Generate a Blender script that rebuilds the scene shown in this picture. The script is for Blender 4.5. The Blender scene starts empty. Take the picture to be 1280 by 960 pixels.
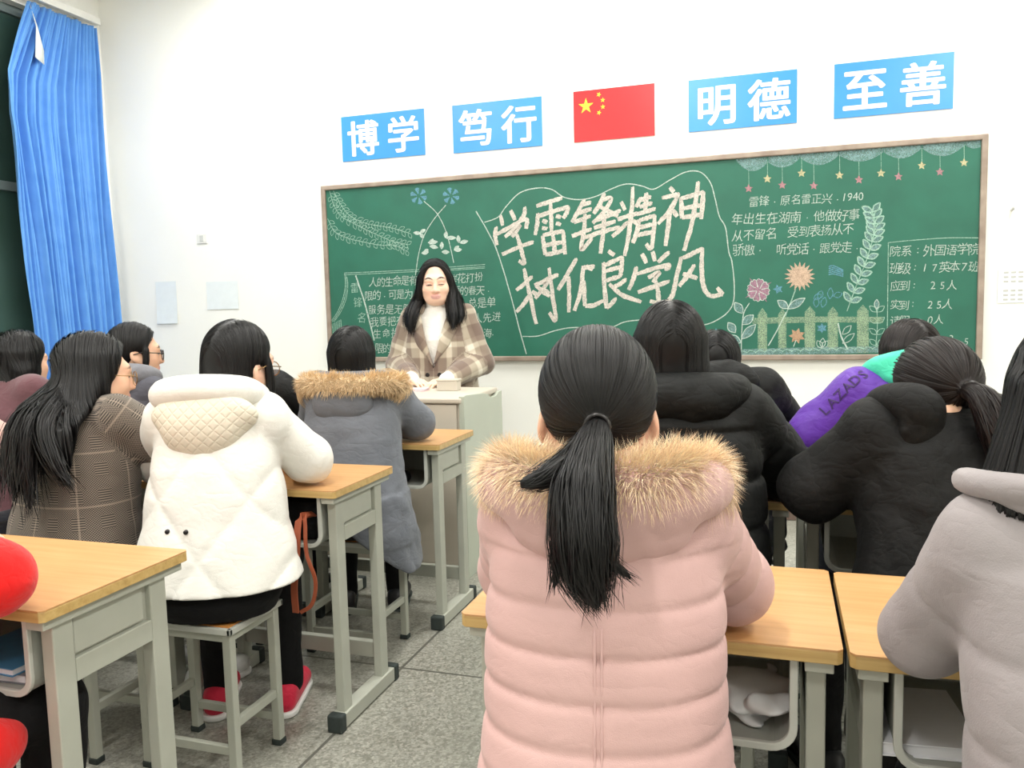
import bpy, math, random
import numpy as np
from mathutils import Matrix, Vector

SC = bpy.context.scene
COL = SC.collection
PI = math.pi
# ---------------------------------------------------------------- camera
FPX, YAW, PITCH, ROLL = 1020.0, math.radians(-18.042), math.radians(-5.366), math.radians(-1.424)
CAM = np.array([0.909, -4.9796, 1.292])
_cy, _sy, _cp, _sp = math.cos(YAW), math.sin(YAW), math.cos(PITCH), math.sin(PITCH)
_f = np.array([_sy*_cp, _cy*_cp, _sp]); _r = np.array([_cy, -_sy, 0.0]); _u = np.cross(_r, _f)
_cr, _sr = math.cos(ROLL), math.sin(ROLL)
CR, CU, CF = _cr*_r+_sr*_u, -_sr*_r+_cr*_u, _f
cam_data = bpy.data.cameras.new('camera'); cam_data.sensor_width = 36.0; cam_data.lens = FPX*36.0/1280.0
cam_data.clip_start = 0.05; cam_data.clip_end = 100
camera = bpy.data.objects.new('camera', cam_data); COL.objects.link(camera)
camera.matrix_world = Matrix(((CR[0], CU[0], -CF[0], CAM[0]), (CR[1], CU[1], -CF[1], CAM[1]), (CR[2], CU[2], -CF[2], CAM[2]), (0, 0, 0, 1)))
SC.camera = camera
# ---------------------------------------------------------------- world, exposure
world = bpy.data.worlds.new('night'); SC.world = world; world.use_nodes = True
world.node_tree.nodes['Background'].inputs[0].default_value = (0.02, 0.04, 0.035, 1)
world.node_tree.nodes['Background'].inputs[1].default_value = 1.0
SC.view_settings.view_transform = 'Standard'; SC.view_settings.look = 'None'
SC.view_settings.gamma = 1.0; SC.view_settings.use_curve_mapping = False
SC.view_settings.exposure = -0.36
LAMP_W = 62.0
LAMP_COL = (1.0, 0.985, 0.94)
LAMPS = [(x, y) for x in (-2.3, 0.1, 2.5) for y in (-1.15, -3.7, -6.3)]
CEIL = 3.75

# ---------------------------------------------------------------- helpers: materials
def srgb(r, g, b):
    f = lambda c: (c/12.92 if c <= 0.04045 else ((c+0.055)/1.055)**2.4)
    return (f(r/255.0), f(g/255.0), f(b/255.0), 1.0)

class NT:
    def __init__(s, name):
        s.m = bpy.data.materials.new(name); s.m.use_nodes = True
        s.t = s.m.node_tree; s.b = s.t.nodes['Principled BSDF']; s.out = s.t.nodes['Material Output']
    def n(s, typ, **kw):
        nd = s.t.nodes.new(typ)
        for k, v in kw.items():
            if k.startswith('i_'):
                nd.inputs[k[2:].replace('_', ' ')].default_value = v
            else: setattr(nd, k, v)
        return nd
    def l(s, a, b): s.t.links.new(a, b)
    def math(s, op, a, b=None, c=None):
        nd = s.t.nodes.new('ShaderNodeMath'); nd.operation = op
        for i, v in enumerate((a, b, c)):
            if v is None: continue
            if isinstance(v, (int, float)): nd.inputs[i].default_value = v
            else: s.l(v, nd.inputs[i])
        return nd.outputs[0]
    def mix(s, fac, a, b):
        nd = s.t.nodes.new('ShaderNodeMix'); nd.data_type = 'RGBA'
        for sock, v in ((nd.inputs[0], fac), (nd.inputs[6], a), (nd.inputs[7], b)):
            if isinstance(v, (int, float)): sock.default_value = v
            elif isinstance(v, tuple): sock.default_value = v
            else: s.l(v, sock)
        return nd.outputs[2]
    def ramp(s, fac, stops):
        nd = s.t.nodes.new('ShaderNodeValToRGB'); cr = nd.color_ramp
        while len(cr.elements) < len(stops): cr.elements.new(0.5)
        for e, (p, c) in zip(cr.elements, stops): e.position = p; e.color = c
        s.l(fac, nd.inputs[0]); return nd.outputs[0]
    def coord(s, scale=(1, 1, 1), rot=(0, 0, 0), which='Object'):
        tc = s.t.nodes.new('ShaderNodeTexCoord'); mp = s.t.nodes.new('ShaderNodeMapping')
        mp.inputs['Scale'].default_value = scale; mp.inputs['Rotation'].default_value = rot
        s.l(tc.outputs[which], mp.inputs[0]); return mp.outputs[0]
    def noise(s, vec, scale, detail=3, rough=0.5):
        nd = s.t.nodes.new('ShaderNodeTexNoise'); nd.inputs['Scale'].default_value = scale
        nd.inputs['Detail'].default_value = detail; nd.inputs['Roughness'].default_value = rough
        s.l(vec, nd.inputs['Vector']); return nd.outputs[0]
    def bump(s, h, strength, dist):
        nd = s.t.nodes.new('ShaderNodeBump'); nd.inputs['Strength'].default_value = strength
        nd.inputs['Distance'].default_value = dist; s.l(h, nd.inputs['Height']); s.l(nd.outputs[0], s.b.inputs['Normal'])
    def set(s, color=None, rough=None, **kw):
        if color is not None:
            if isinstance(color, tuple): s.b.inputs['Base Color'].default_value = color
            else: s.l(color, s.b.inputs['Base Color'])
        if rough is not None: s.b.inputs['Roughness'].default_value = rough
        for k, v in kw.items(): s.b.inputs[k.replace('_', ' ')].default_value = v
        return s.m

def plain(name, c, rough=0.6, var=0.06, scale=30, bump=0.0, bscale=200, **kw):
    t = NT(name); v = t.coord()
    d = tuple(x*(1-var) for x in c[:3])+(1,); e = tuple(min(1, x*(1+var)) for x in c[:3])+(1,)
    t.set(t.ramp(t.noise(v, scale), [(0.3, d), (0.7, e)]), rough, **kw)
    if bump: t.bump(t.noise(v, bscale), bump, 0.002)
    return t.m

def fabric(name, c, rough=0.85, var=0.08, weave=900, bump=0.25, sheen=0.15, wrinkle=0.5, spec=0.3):
    t = NT(name); v = t.coord()
    d = tuple(x*(1-var) for x in c[:3])+(1,); e = tuple(min(1, x*(1+var)) for x in c[:3])+(1,)
    t.set(t.ramp(t.noise(v, 14), [(0.3, d), (0.7, e)]), rough, Sheen_Weight=sheen, Specular_IOR_Level=spec)
    nz = t.n('ShaderNodeTexNoise'); nz.inputs['Scale'].default_value = 16; nz.inputs['Detail'].default_value = 2.5; nz.inputs['Distortion'].default_value = 0.3; t.l(t.coord((1, 1, 1.5)), nz.inputs['Vector'])
    cr = t.math('POWER', t.math('ABSOLUTE', t.math('SUBTRACT', nz.outputs[0], 0.5)), 0.8)
    h = t.math('ADD', t.math('MULTIPLY', t.noise(v, weave, 2), 0.25), t.math('MULTIPLY', cr, 6.0*wrinkle))
    t.bump(h, 0.45, 0.004)
    return t.m

# ---------------------------------------------------------------- helpers: meshes and objects
class MB:
    def __init__(s): s.v = []; s.f = []; s.m = []
    def add(s, vs, fs, mi=0):
        o = len(s.v); s.v += [tuple(p) for p in vs]; s.f += [tuple(i+o for i in f) for f in fs]; s.m += [mi]*len(fs)
        return s
    def box(s, x0, x1, y0, y1, z0, z1, mi=0):
        v = [(x, y, z) for z in (z0, z1) for y in (y0, y1) for x in (x0, x1)]
        return s.add(v, [(0, 2, 3, 1), (4, 5, 7, 6), (0, 1, 5, 4), (2, 6, 7, 3), (0, 4, 6, 2), (1, 3, 7, 5)], mi)
    def tube(s, pts, r, n=8, mi=0, cap=True, closed=False):
        P = [Vector(p) for p in pts]; rr = r if isinstance(r, (list, tuple)) else [r]*len(P)
        vs = []; up = Vector((0, 0, 1))
        T = []
        for i in range(len(P)):
            a = P[i-1] if (i or closed) else P[i]; b = P[(i+1) % len(P)] if (i < len(P)-1 or closed) else P[i]
            T.append((b-a).normalized())
        N = T[0].orthogonal().normalized()
        for i, p in enumerate(P):
            N = (N-T[i]*N.dot(T[i])); N = N.normalized() if N.length > 1e-6 else T[i].orthogonal().normalized()
            B = T[i].cross(N)
            for k in range(n):
                a = 2*PI*k/n; vs.append(p+(N*math.cos(a)+B*math.sin(a))*rr[i])
        fs = []
        L = len(P)
        for i in range(L if closed else L-1):
            j = (i+1) % L
            for k in range(n): fs.append((i*n+k, i*n+(k+1) % n, j*n+(k+1) % n, j*n+k))
        if cap and not closed: fs += [tuple(range(n-1, -1, -1)), tuple((L-1)*n+k for k in range(n))]
        return s.add(vs, fs, mi)
    def prism(s, poly, axis, a, b, mi=0):
        """extrude a closed 2D outline along axis 0/1/2 from a to b"""
        n = len(poly); vs = []
        for t in (a, b):
            for (p, q) in poly:
                c = [p, q]; c.insert(axis, t); vs.append(tuple(c))
        fs = [tuple(range(n)), tuple(range(2*n-1, n-1, -1))]+[(i, (i+1) % n, n+(i+1) % n, n+i) for i in range(n)]
        return s.add(vs, fs, mi)

def mesh_obj(name, v, f, mats, parent=None, smooth=False, mi=None):
    me = bpy.data.meshes.new(name); me.from_pydata([tuple(map(float, p)) for p in v], [], f)
    for m in (mats if isinstance(mats, (list, tuple)) else [mats]): me.materials.append(m)
    if mi is not None: me.polygons.foreach_set('material_index', mi)
    if smooth: me.polygons.foreach_set('use_smooth', [True]*len(me.polygons))
    me.update()
    import bmesh
    bm = bmesh.new(); bm.from_mesh(me); bmesh.ops.recalc_face_normals(bm, faces=bm.faces); bm.to_mesh(me); bm.free()
    o = bpy.data.objects.new(name, me); COL.objects.link(o)
    if parent is not None: o.parent = parent
    return o
def obj(name, mb, mats, parent=None, bevel=0.0, smooth=False, segs=2):
    o = mesh_obj(name, mb.v, mb.f, mats, parent, smooth, mb.m)
    if bevel:
        b = o.modifiers.new('b', 'BEVEL'); b.width = bevel; b.segments = segs; b.limit_method = 'ANGLE'; b.angle_limit = math.radians(40)
        if smooth is False: pass
    return o
def fast_obj(name, V, Q, mats, parent=None, smooth=True, tint=None, mi=None):
    """numpy arrays: V (n,3), Q (m,k) with k = 3 or 4"""
    me = bpy.data.meshes.new(name); k = Q.shape[1]
    me.vertices.add(len(V)); me.vertices.foreach_set('co', np.ascontiguousarray(V, dtype=np.float32).ravel())
    me.loops.add(Q.size); me.loops.foreach_set('vertex_index', np.ascontiguousarray(Q, dtype=np.int32).ravel())
    me.polygons.add(len(Q)); me.polygons.foreach_set('loop_start', np.arange(0, Q.size, k, dtype=np.int32))
    try: me.polygons.foreach_set('loop_total', np.full(len(Q), k, dtype=np.int32))
    except Exception: pass
    for m in (mats if isinstance(mats, (list, tuple)) else [mats]): me.materials.append(m)
    if mi is not None: me.polygons.foreach_set('material_index', mi.astype(np.int32))
    if smooth: me.polygons.foreach_set('use_smooth', np.ones(len(Q), dtype=bool))
    if tint is not None:
        a = me.color_attributes.new('tint', 'FLOAT_COLOR', 'POINT')
        c = np.ones((len(V), 4), np.float32); c[:, :3] = tint; a.data.foreach_set('color', c.ravel())
    me.update(calc_edges=True); me.validate()
    o = bpy.data.objects.new(name, me); COL.objects.link(o)
    if parent is not None: o.parent = parent
    return o
def empty(name, loc=(0, 0, 0), rz=0.0):
    o = bpy.data.objects.new(name, None); COL.objects.link(o); o.location = loc; o.rotation_euler = (0, 0, rz); o.empty_display_size = 0.1
    return o
def tag(o, label, cat, group=None, kind=None):
    o['label'] = label; o['category'] = cat
    if group: o['group'] = group
    if kind: o['kind'] = kind
    return o
def structure(o): o['kind'] = 'structure'; return o
def copy_tree(o, parent=None):
    c = o.copy(); COL.objects.link(c)
    if parent is not None: c.parent = parent
    for ch in list(o.children): copy_tree(ch, c)
    return c
def at(x, y, Y=0.0):
    d = CR*((x-640)/FPX)-CU*((y-480)/FPX)+CF
    return CAM+d*((Y-CAM[1])/d[1])
def at_z(x, y, Z):
    d = CR*((x-640)/FPX)-CU*((y-480)/FPX)+CF
    return CAM+d*((Z-CAM[2])/d[2])
def catmull(pts, n=8):
    P = [np.array(p, float) for p in pts]; P = [2*P[0]-P[1]]+P+[2*P[-1]-P[-2]]; out = []
    for i in range(1, len(P)-2):
        for k in range(n):
            t = k/n; a, b, c, d = P[i-1:i+3]
            out.append(0.5*((2*b)+(-a+c)*t+(2*a-5*b+4*c-d)*t*t+(-a+3*b-3*c+d)*t**3))
    out.append(P[-2]); return np.array(out)

# ---------------------------------------------------------------- materials of the room
M_wall = plain('wall_paint', srgb(249, 249, 243), 0.7, 0.012, 3, 0.08, 120)
M_ceil = plain('ceiling_paint', srgb(248, 248, 244), 0.8, 0.01, 3)
M_base = plain('baseboard_paint', srgb(110, 92, 82), 0.5, 0.06, 20)
t = NT('terrazzo'); v = t.coord()
vor = t.n('ShaderNodeTexVoronoi'); vor.inputs['Scale'].default_value = 150; t.l(v, vor.inputs['Vector'])
vor2 = t.n('ShaderNodeTexVoronoi'); vor2.inputs['Scale'].default_value = 80; t.l(v, vor2.inputs['Vector'])
chip = t.ramp(vor.outputs['Color'], [(0.2, srgb(126, 126, 116)), (0.45, srgb(146, 146, 137)), (0.62, srgb(158, 157, 149)), (0.85, srgb(184, 182, 173))])
chip2 = t.ramp(vor2.outputs['Color'], [(0.25, srgb(125, 124, 112)), (0.75, srgb(178, 177, 166))])
c = t.mix(0.4, chip, chip2)
blot = t.ramp(t.noise(v, 2.2, 4), [(0.35, (0.86, 0.86, 0.85, 1)), (0.65, (1, 1, 1, 1))])
mm = t.n('ShaderNodeMix', data_type='RGBA', blend_type='MULTIPLY'); mm.inputs[0].default_value = 1.0
t.l(c, mm.inputs[6]); t.l(blot, mm.inputs[7])
sep = t.n('ShaderNodeSeparateXYZ'); t.l(v, sep.inputs[0])
def joint(sock, off, period):
    a = t.math('ADD', sock, 100*period-off); a = t.math('MODULO', a, period)
    return t.math('LESS_THAN', t.math('ABSOLUTE', t.math('SUBTRACT', a, 0.006)), 0.0055)
jj = t.math('MAXIMUM', joint(sep.outputs[0], -0.385, 1.2), joint(sep.outputs[1], -2.405, 1.2))
t.set(t.mix(jj, mm.outputs[2], srgb(96, 95, 88)), 0.32)
t.bump(jj, 0.4, -0.003)
M_floor = t.m

def wood(name, a, b, c, scale=1.0):
    t = NT(name); v = t.coord((1.6*scale, 26*scale, 26*scale))
    n1 = t.noise(v, 2.2, 5, 0.6); v2 = t.coord((3, 160, 160)); n2 = t.noise(v2, 2.0, 2)
    f = t.math('ADD', t.math('MULTIPLY', n1, 0.8), t.math('MULTIPLY', n2, 0.2))
    t.set(t.ramp(f, [(0.3, a), (0.5, b), (0.72, c)]), 0.35)
    return t.m
M_wood = wood('beech_laminate', srgb(188, 142, 92), srgb(201, 154, 102), srgb(212, 166, 116))
M_wood2 = wood('stool_laminate', srgb(192, 126, 62), srgb(206, 142, 76), srgb(216, 156, 90))
M_edge = wood('plywood_edge', srgb(176, 142, 84), srgb(196, 164, 104), srgb(208, 178, 120))
M_steel = plain('grey_green_steel', srgb(176, 178, 166), 0.42, 0.05, 9)
M_steel2 = plain('pale_grey_rim', srgb(196, 198, 190), 0.4, 0.03, 9)
M_tray = plain('grey_tray', srgb(158, 160, 152), 0.5, 0.06, 14)
M_rubber = plain('dark_rubber', srgb(44, 52, 50), 0.7, 0.1, 30)

# ---------------------------------------------------------------- the room
XL, XR, YB = -3.84, 4.2, -8.6
YW = 0.02            # front wall face
structure(obj('floor', MB().box(XL-0.3, XR+0.3, YB-0.3, YW+0.3, -0.1, 0.0), M_floor))
structure(obj('ceiling', MB().box(XL-0.3, XR+0.3, YB-0.3, YW+0.3, CEIL, CEIL+0.1), M_ceil))
structure(obj('wall_front', MB().box(XL-0.3, XR+0.3, YW, YW+0.25, 0, CEIL), M_wall))
structure(obj('wall_back', MB().box(XL-0.3, XR+0.3, YB-0.25, YB, 0, CEIL), M_wall))
structure(obj('wall_right', MB().box(XR, XR+0.25, YB, YW, 0, CEIL), M_wall))
W0, W1, WZ0, WZ1 = -3.4, -0.45, 0.95, 3.36     # window opening in the left wall
wl = MB().box(XL-0.25, XL, W1, YW, 0, CEIL).box(XL-0.25, XL, YB, W0, 0, CEIL).box(XL-0.25, XL, W0, W1, 0, WZ0).box(XL-0.25, XL, W0, W1, WZ1, CEIL)
structure(obj('wall_left', wl, M_wall))
structure(obj('baseboard_front', MB().box(XL, XR, YW-0.012, YW, 0, 0.11), M_base, bevel=0.003))
structure(obj('baseboard_left', MB().box(XL, XL+0.012, YB, YW-0.012, 0, 0.11), M_base, bevel=0.003))
structure(obj('baseboard_right', MB().box(XR-0.012, XR, YB, YW-0.012, 0, 0.11), M_base, bevel=0.003))
M_alu = plain('grey_window_frame', srgb(120, 134, 134), 0.45, 0.05, 10)
t = NT('window_glass'); v = t.coord()
t.set(t.ramp(t.noise(v, 1.3), [(0.3, srgb(62, 88, 78)), (0.7, srgb(78, 104, 98))]), 0.10, Transmission_Weight=0.25, IOR=1.45)  # green base colour stands in for the room's reflection in the night panes
M_pane = t.m
win = structure(empty('window_1', (XL-0.10, 0, 0)))
fr = MB()
for (a, b, c, d) in ((W0, W1, WZ0, WZ0+0.06), (W0, W1, WZ1-0.06, WZ1), (W0, W0+0.06, WZ0, WZ1), (W1-0.06, W1, WZ0, WZ1), (W0, W1, 2.14, 2.20), (-2.04, -1.98, WZ0, WZ1)):
    fr.box(-0.03, 0.03, a, b, c, d)
structure(obj('window_frame', fr, M_alu, win, bevel=0.004))
for (a, b) in ((W0+0.06, -2.04), (-1.98, W1-0.06)):
    for (c, d) in ((WZ0+0.06, 2.14), (2.20, WZ1-0.06)):
        structure(obj('window_pane', MB().box(-0.006, 0.006, a, b, c, d), M_pane, win))
structure(obj('window_sill', MB().box(0.04, 0.16, W0-0.03, W1+0.03, WZ0-0.03, WZ0), M_ceil, win, bevel=0.004))

# ceiling lamps: twin tube fittings with their own light
M_white = plain('white_enamel', srgb(235, 235, 230), 0.4, 0.02)
t = NT('lamp_tube_glow'); t.b.inputs['Emission Color'].default_value = LAMP_COL+(1,); t.b.inputs['Emission Strength'].default_value = 6.0
M_glow = t.set((0.9, 0.9, 0.88, 1), 0.3)
for i, (x, y) in enumerate(LAMPS):
    L = tag(empty('ceiling_lamp', (x, y, CEIL)), 'white twin tube lamp under the ceiling, out of the picture above the desks', 'lamp', 'ceiling lamps')
    obj('housing', MB().prism([(-0.10, 0), (0.10, 0), (0.07, -0.06), (-0.07, -0.06)], 1, -0.62, 0.62), M_white, L, bevel=0.004)
    for s in (-1, 1):
        obj('tube', MB().tube([(s*0.045, -0.58, -0.085), (s*0.045, 0.58, -0.085)], 0.014, 10), M_glow, L, smooth=True)
    ld = bpy.data.lights.new('lamp_light', 'AREA'); ld.shape = 'RECTANGLE'; ld.size = 0.16; ld.size_y = 1.18; ld.energy = LAMP_W; ld.color = LAMP_COL
    lo = bpy.data.objects.new('lamp_light', ld); COL.objects.link(lo); lo.parent = L; lo.location = (0, 0, -0.105)

# ---------------------------------------------------------------- school desks and stools
def make_desk():
    W, D, H = 0.625, 0.395, 0.76; hw = W/2
    r = empty('school_desk')
    def slab(x0, x1, y0, y1, c):
        return [(x0+c, y0), (x1-c, y0), (x1, y0+c), (x1, y1-c), (x1-c, y1), (x0+c, y1), (x0, y1-c), (x0, y0+c)]
    top = obj('tabletop', MB().prism(slab(-hw, hw, 0, D, 0.008), 2, H-0.003, H), M_wood, r)
    obj('edge_band', MB().prism(slab(-hw, hw, 0, D, 0.008), 2, H-0.024, H-0.003), M_edge, top, bevel=0.002)
    for s in (-1, 1):
        x0, x1 = sorted((s*(hw-0.022), s*(hw-0.052)))
        for (y0, y1) in ((0.04, 0.088), (0.292, 0.34)):
            obj('leg', MB().box(x0, x1, y0, y1, 0.05, 0.716), M_steel, r, bevel=0.003)
        obj('top_rail', MB().box(*sorted((s*(hw-0.012), s*(hw-0.055))), 0.012, 0.383, 0.716, 0.737), M_steel, r, bevel=0.002)
        pn = obj('side_panel', MB().box(*sorted((s*(hw-0.036), s*(hw-0.044))), 0.088, 0.292, 0.63, 0.716), M_steel, r)
        obj('panel_plate', MB().box(*sorted((s*(hw-0.027), s*(hw-0.036))), 0.092, 0.276, 0.638, 0.712), M_steel, pn, bevel=0.003)
        obj('side_rail', MB().box(x0, x1, 0.088, 0.292, 0.585, 0.632), M_steel, r, bevel=0.002)
        ft = obj('foot_rail', MB().box(*sorted((s*(hw-0.014), s*(hw-0.060))), 0.03, 0.37, 0.006, 0.052), M_steel, r, bevel=0.003)
        for (y0, y1) in ((-0.002, 0.032), (0.368, 0.402)):
            obj('end_cap', MB().box(*sorted((s*(hw-0.011), s*(hw-0.063))), y0, y1, 0.0, 0.056), M_rubber, ft, bevel=0.006)
    # U-shaped book tray, open to the sitter
    xo = hw-0.066; zo, zt, R_ = 0.575, 0.735, 0.042; th = 0.008
    def uprof(x, zb, rr):
        p = [(-x, zt)]
        for k in range(7):
            a = PI+k*PI/12; p.append((-x+rr+rr*math.cos(a), zb+rr+rr*math.sin(a)))
        for k in range(7):
            a = 1.5*PI+k*PI/12; p.append((x-rr+rr*math.cos(a), zb+rr+rr*math.sin(a)))
        p.append((x, zt)); return p
    out, inn = uprof(xo, zo, R_), uprof(xo-th, zo+th, R_-th)
    def ushell(y0, y1, out, inn):
        n = len(out); vs = [(p[0], y0, p[1]) for p in out]+[(p[0], y0, p[1]) for p in inn]+[(p[0], y1, p[1]) for p in out]+[(p[0], y1, p[1]) for p in inn]
        fs = []
        for i in range(n-1):
            fs += [(i, i+1, n+i+1, n+i), (2*n+i+1, 2*n+i, 3*n+i, 3*n+i+1), (i+1, i, 2*n+i, 2*n+i+1), (n+i, n+i+1, 3*n+i+1, 3*n+i)]
        fs += [(0, n, 3*n, 2*n), (n-1, 2*n-1, 4*n-1, 3*n-1)]
        return MB().add(vs, fs)
    tr = obj('book_tray', ushell(0.03, 0.36, out, inn), M_tray, r)
    obj('tray_rim', ushell(0.022, 0.032, uprof(xo+0.002, zo-0.002, R_), uprof(xo-0.011, zo+0.011, R_-0.012)), M_steel2, tr, bevel=0.002)
    obj('tray_back', MB().prism(inn, 1, 0.346, 0.354), M_tray, tr)
    obj('crossbar', MB().box(-hw+0.052, hw-0.052, 0.305, 0.33, 0.11, 0.165), M_steel, r, bevel=0.003)
    return r

def make_stool():
    r = empty('school_stool'); w, d = 0.17, 0.125
    obj('seat', MB().box(-w+0.012, w-0.012, -d+0.012, d-0.012, 0.430, 0.447), M_wood2, r, bevel=0.002)
    f = MB().box(-w, w, -d, -d+0.013, 0.425, 0.444).box(-w, w, d-0.013, d, 0.425, 0.444).box(-w, -w+0.013, -d, d, 0.425, 0.444).box(w-0.013, w, -d, d, 0.425, 0.444)
    obj('seat_rim', f, M_steel2, r, bevel=0.003)
    sub = MB()
    for s in (-1, 1):
        sub.box(-w+0.016, w-0.016, *sorted((s*(d-0.014), s*(d-0.032))), 0.40, 0.428).box(*sorted((s*(w-0.014), s*(w-0.032))), -d+0.016, d-0.016, 0.40, 0.428)
    obj('apron', sub, M_steel, r, bevel=0.002)
    for sx in (-1, 1):
        for sy in (-1, 1):
            lg = obj('leg', MB().box(*sorted((sx*(w-0.010), sx*(w-0.036))), *sorted((sy*(d-0.010), sy*(d-0.036))), 0.014, 0.426), M_steel, r, bevel=0.003)
            obj('rubber_foot', MB().box(*sorted((sx*(w-0.007), sx*(w-0.039))), *sorted((sy*(d-0.007), sy*(d-0.039))), 0.0, 0.018), M_rubber, lg, bevel=0.003)
        obj('stretcher', MB().box(*sorted((sx*(w-0.014), sx*(w-0.031))), -d+0.036, d-0.036, 0.15, 0.175), M_steel, r, bevel=0.002)
    for sy in (-1, 1):
        obj('stretcher', MB().box(-w+0.036, w-0.036, *sorted((sy*(d-0.014), sy*(d-0.031))), 0.075, 0.10), M_steel, r, bevel=0.002)
    return r
# ---------------------------------------------------------------- desks in their rows
desk0 = make_desk(); stool0 = make_stool()
_first = [True, True]
def desk(xr, yn, label, rot=0.0):
    o = desk0 if _first[0] else copy_tree(desk0); _first[0] = False
    o.location = (xr-0.3125, yn, 0); o.rotation_euler = (0, 0, rot)
    return tag(o, label, 'desk', 'school desks in rows')
def stool(x, y, label, rot=0.0):
    o = stool0 if _first[1] else copy_tree(stool0); _first[1] = False
    o.location = (x, y, 0); o.rotation_euler = (0, 0, rot)
    return tag(o, label, 'stool', 'wooden stools of the students')
PW = 0.632
desk(-0.355, -2.05, 'school desk in front of the person in the fur-trimmed grey parka, beside the podium')
desk(-0.355-PW, -2.05, 'front row school desk next along from the grey parka desk, toward the curtain')
desk(-0.355-2*PW, -2.05, 'front row school desk before the person in dark grey jacket and round glasses')
desk(-0.340, -2.875, 'school desk under the white quilted sleeve, orange strap hanging from its tray')
desk(-0.340-PW, -2.875, 'school desk in front of the long-haired person in the brown checked coat')
desk(-0.365, -3.875, 'school desk with red sleeve resting on it and books in its tray')
desk(-0.365-PW, -3.875, 'school desk joined to the red sleeve desk, toward the window')
desk(1.008, -3.692, 'school desk in front of the pink puffer jacket, plastic bag in its tray')
desk(1.010+PW, -3.700, 'school desk in front of the grey-lilac padded jacket, white paper in its tray')
desk(0.955, -1.82, 'pale front row desk between purple sleeve and black hooded jacket')
desk(0.960+PW, -1.815, 'pale front row desk on which the purple sleeve leans')
desk(0.955, -2.74, 'school desk mostly hidden behind the black puffer jacket with straight hair')
desk(0.960+PW, -2.75, 'school desk hidden behind the black coat with the low ponytail')

# ---------------------------------------------------------------- blackboard
M_board = plain('green_board', srgb(38, 104, 85), 0.5, 0.10, 5)
t = NT('board_frame'); t.set(t.ramp(t.noise(t.coord(), 12), [(0.3, srgb(146, 130, 118)), (0.7, srgb(172, 156, 142))]), 0.4, Metallic=0.15); M_bframe = t.m
BX0, BX1, BZ0, BZ1 = -2.040, 1.966, 0.948, 2.143
board = tag(empty('blackboard', ((BX0+BX1)/2, YW, BZ0)), 'long green blackboard covered in chalk writing and drawings on the front wall', 'blackboard')
bi = Matrix.Translation((-(BX0+BX1)/2, -YW, -BZ0))
def bpart(name, mb, mat, parent=board, bevel=0.0):
    o = obj(name, mb, mat, parent, bevel); return o
def shift(vs): return [(x-(BX0+BX1)/2, y-YW, z-BZ0) for (x, y, z) in vs]
def bmb(mb): mb.v = shift(mb.v); return mb
bpart('board_surface', bmb(MB().box(BX0+0.02, BX1-0.02, 0.0, YW, BZ0+0.02, BZ1-0.02)), M_board)
fw = 0.032
fm = MB().box(BX0, BX1, -0.016, YW, BZ1-fw, BZ1).box(BX0, BX1, -0.016, YW, BZ0, BZ0+fw).box(BX0, BX0+fw, -0.0158, YW-0.0002, BZ0+0.001, BZ1-0.001).box(BX1-fw, BX1, -0.0158, YW-0.0002, BZ0+0.001, BZ1-0.001)
bpart('frame', bmb(fm), M_bframe, board, 0.006)

def chalk(name, c, lo, hi, scale=260):
    t = NT(name); v = t.coord()
    t.set(plain_c(c), 0.95)
    n1 = t.noise(v, scale, 3, 0.6); n2 = t.noise(v, scale*0.18, 2)
    f = t.math('ADD', t.math('MULTIPLY', n1, 0.7), t.math('MULTIPLY', n2, 0.3))
    a = t.ramp(f, [(0.34, (lo, lo, lo, 1)), (0.60, (hi, hi, hi, 1))])
    t.l(a, t.b.inputs['Alpha'])
    return t.m
plain_c = lambda c: c
CH = {
    'w': chalk('white_chalk', srgb(206, 222, 212), 0.35, 0.95),
    'big': chalk('bold_chalk', srgb(218, 210, 200), 0.45, 1.0, 150),
    'g': chalk('pale_green_chalk', srgb(176, 212, 194), 0.3, 0.9),
    'b': chalk('blue_chalk', srgb(120, 176, 200), 0.25, .75),
    'y': chalk('yellow_chalk', srgb(214, 206, 164), 0.4, .9),
    'p': chalk('pink_chalk', srgb(196, 146, 154), 0.4, .85),
    'u': chalk('mauve_chalk', srgb(180, 138, 158), 0.35, .85),
    's': chalk('sand_chalk', srgb(218, 190, 166), 0.4, .9),
    'o': chalk('orange_chalk', srgb(214, 172, 140), 0.4, .8),
    'f': chalk('fence_chalk', srgb(172, 198, 166), 0.12, .62, 130),
    'c': chalk('cloud_chalk', srgb(150, 184, 184), 0.12, 0.62, 120),
}
_lay = [0]
rng = random.Random(7)
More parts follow.
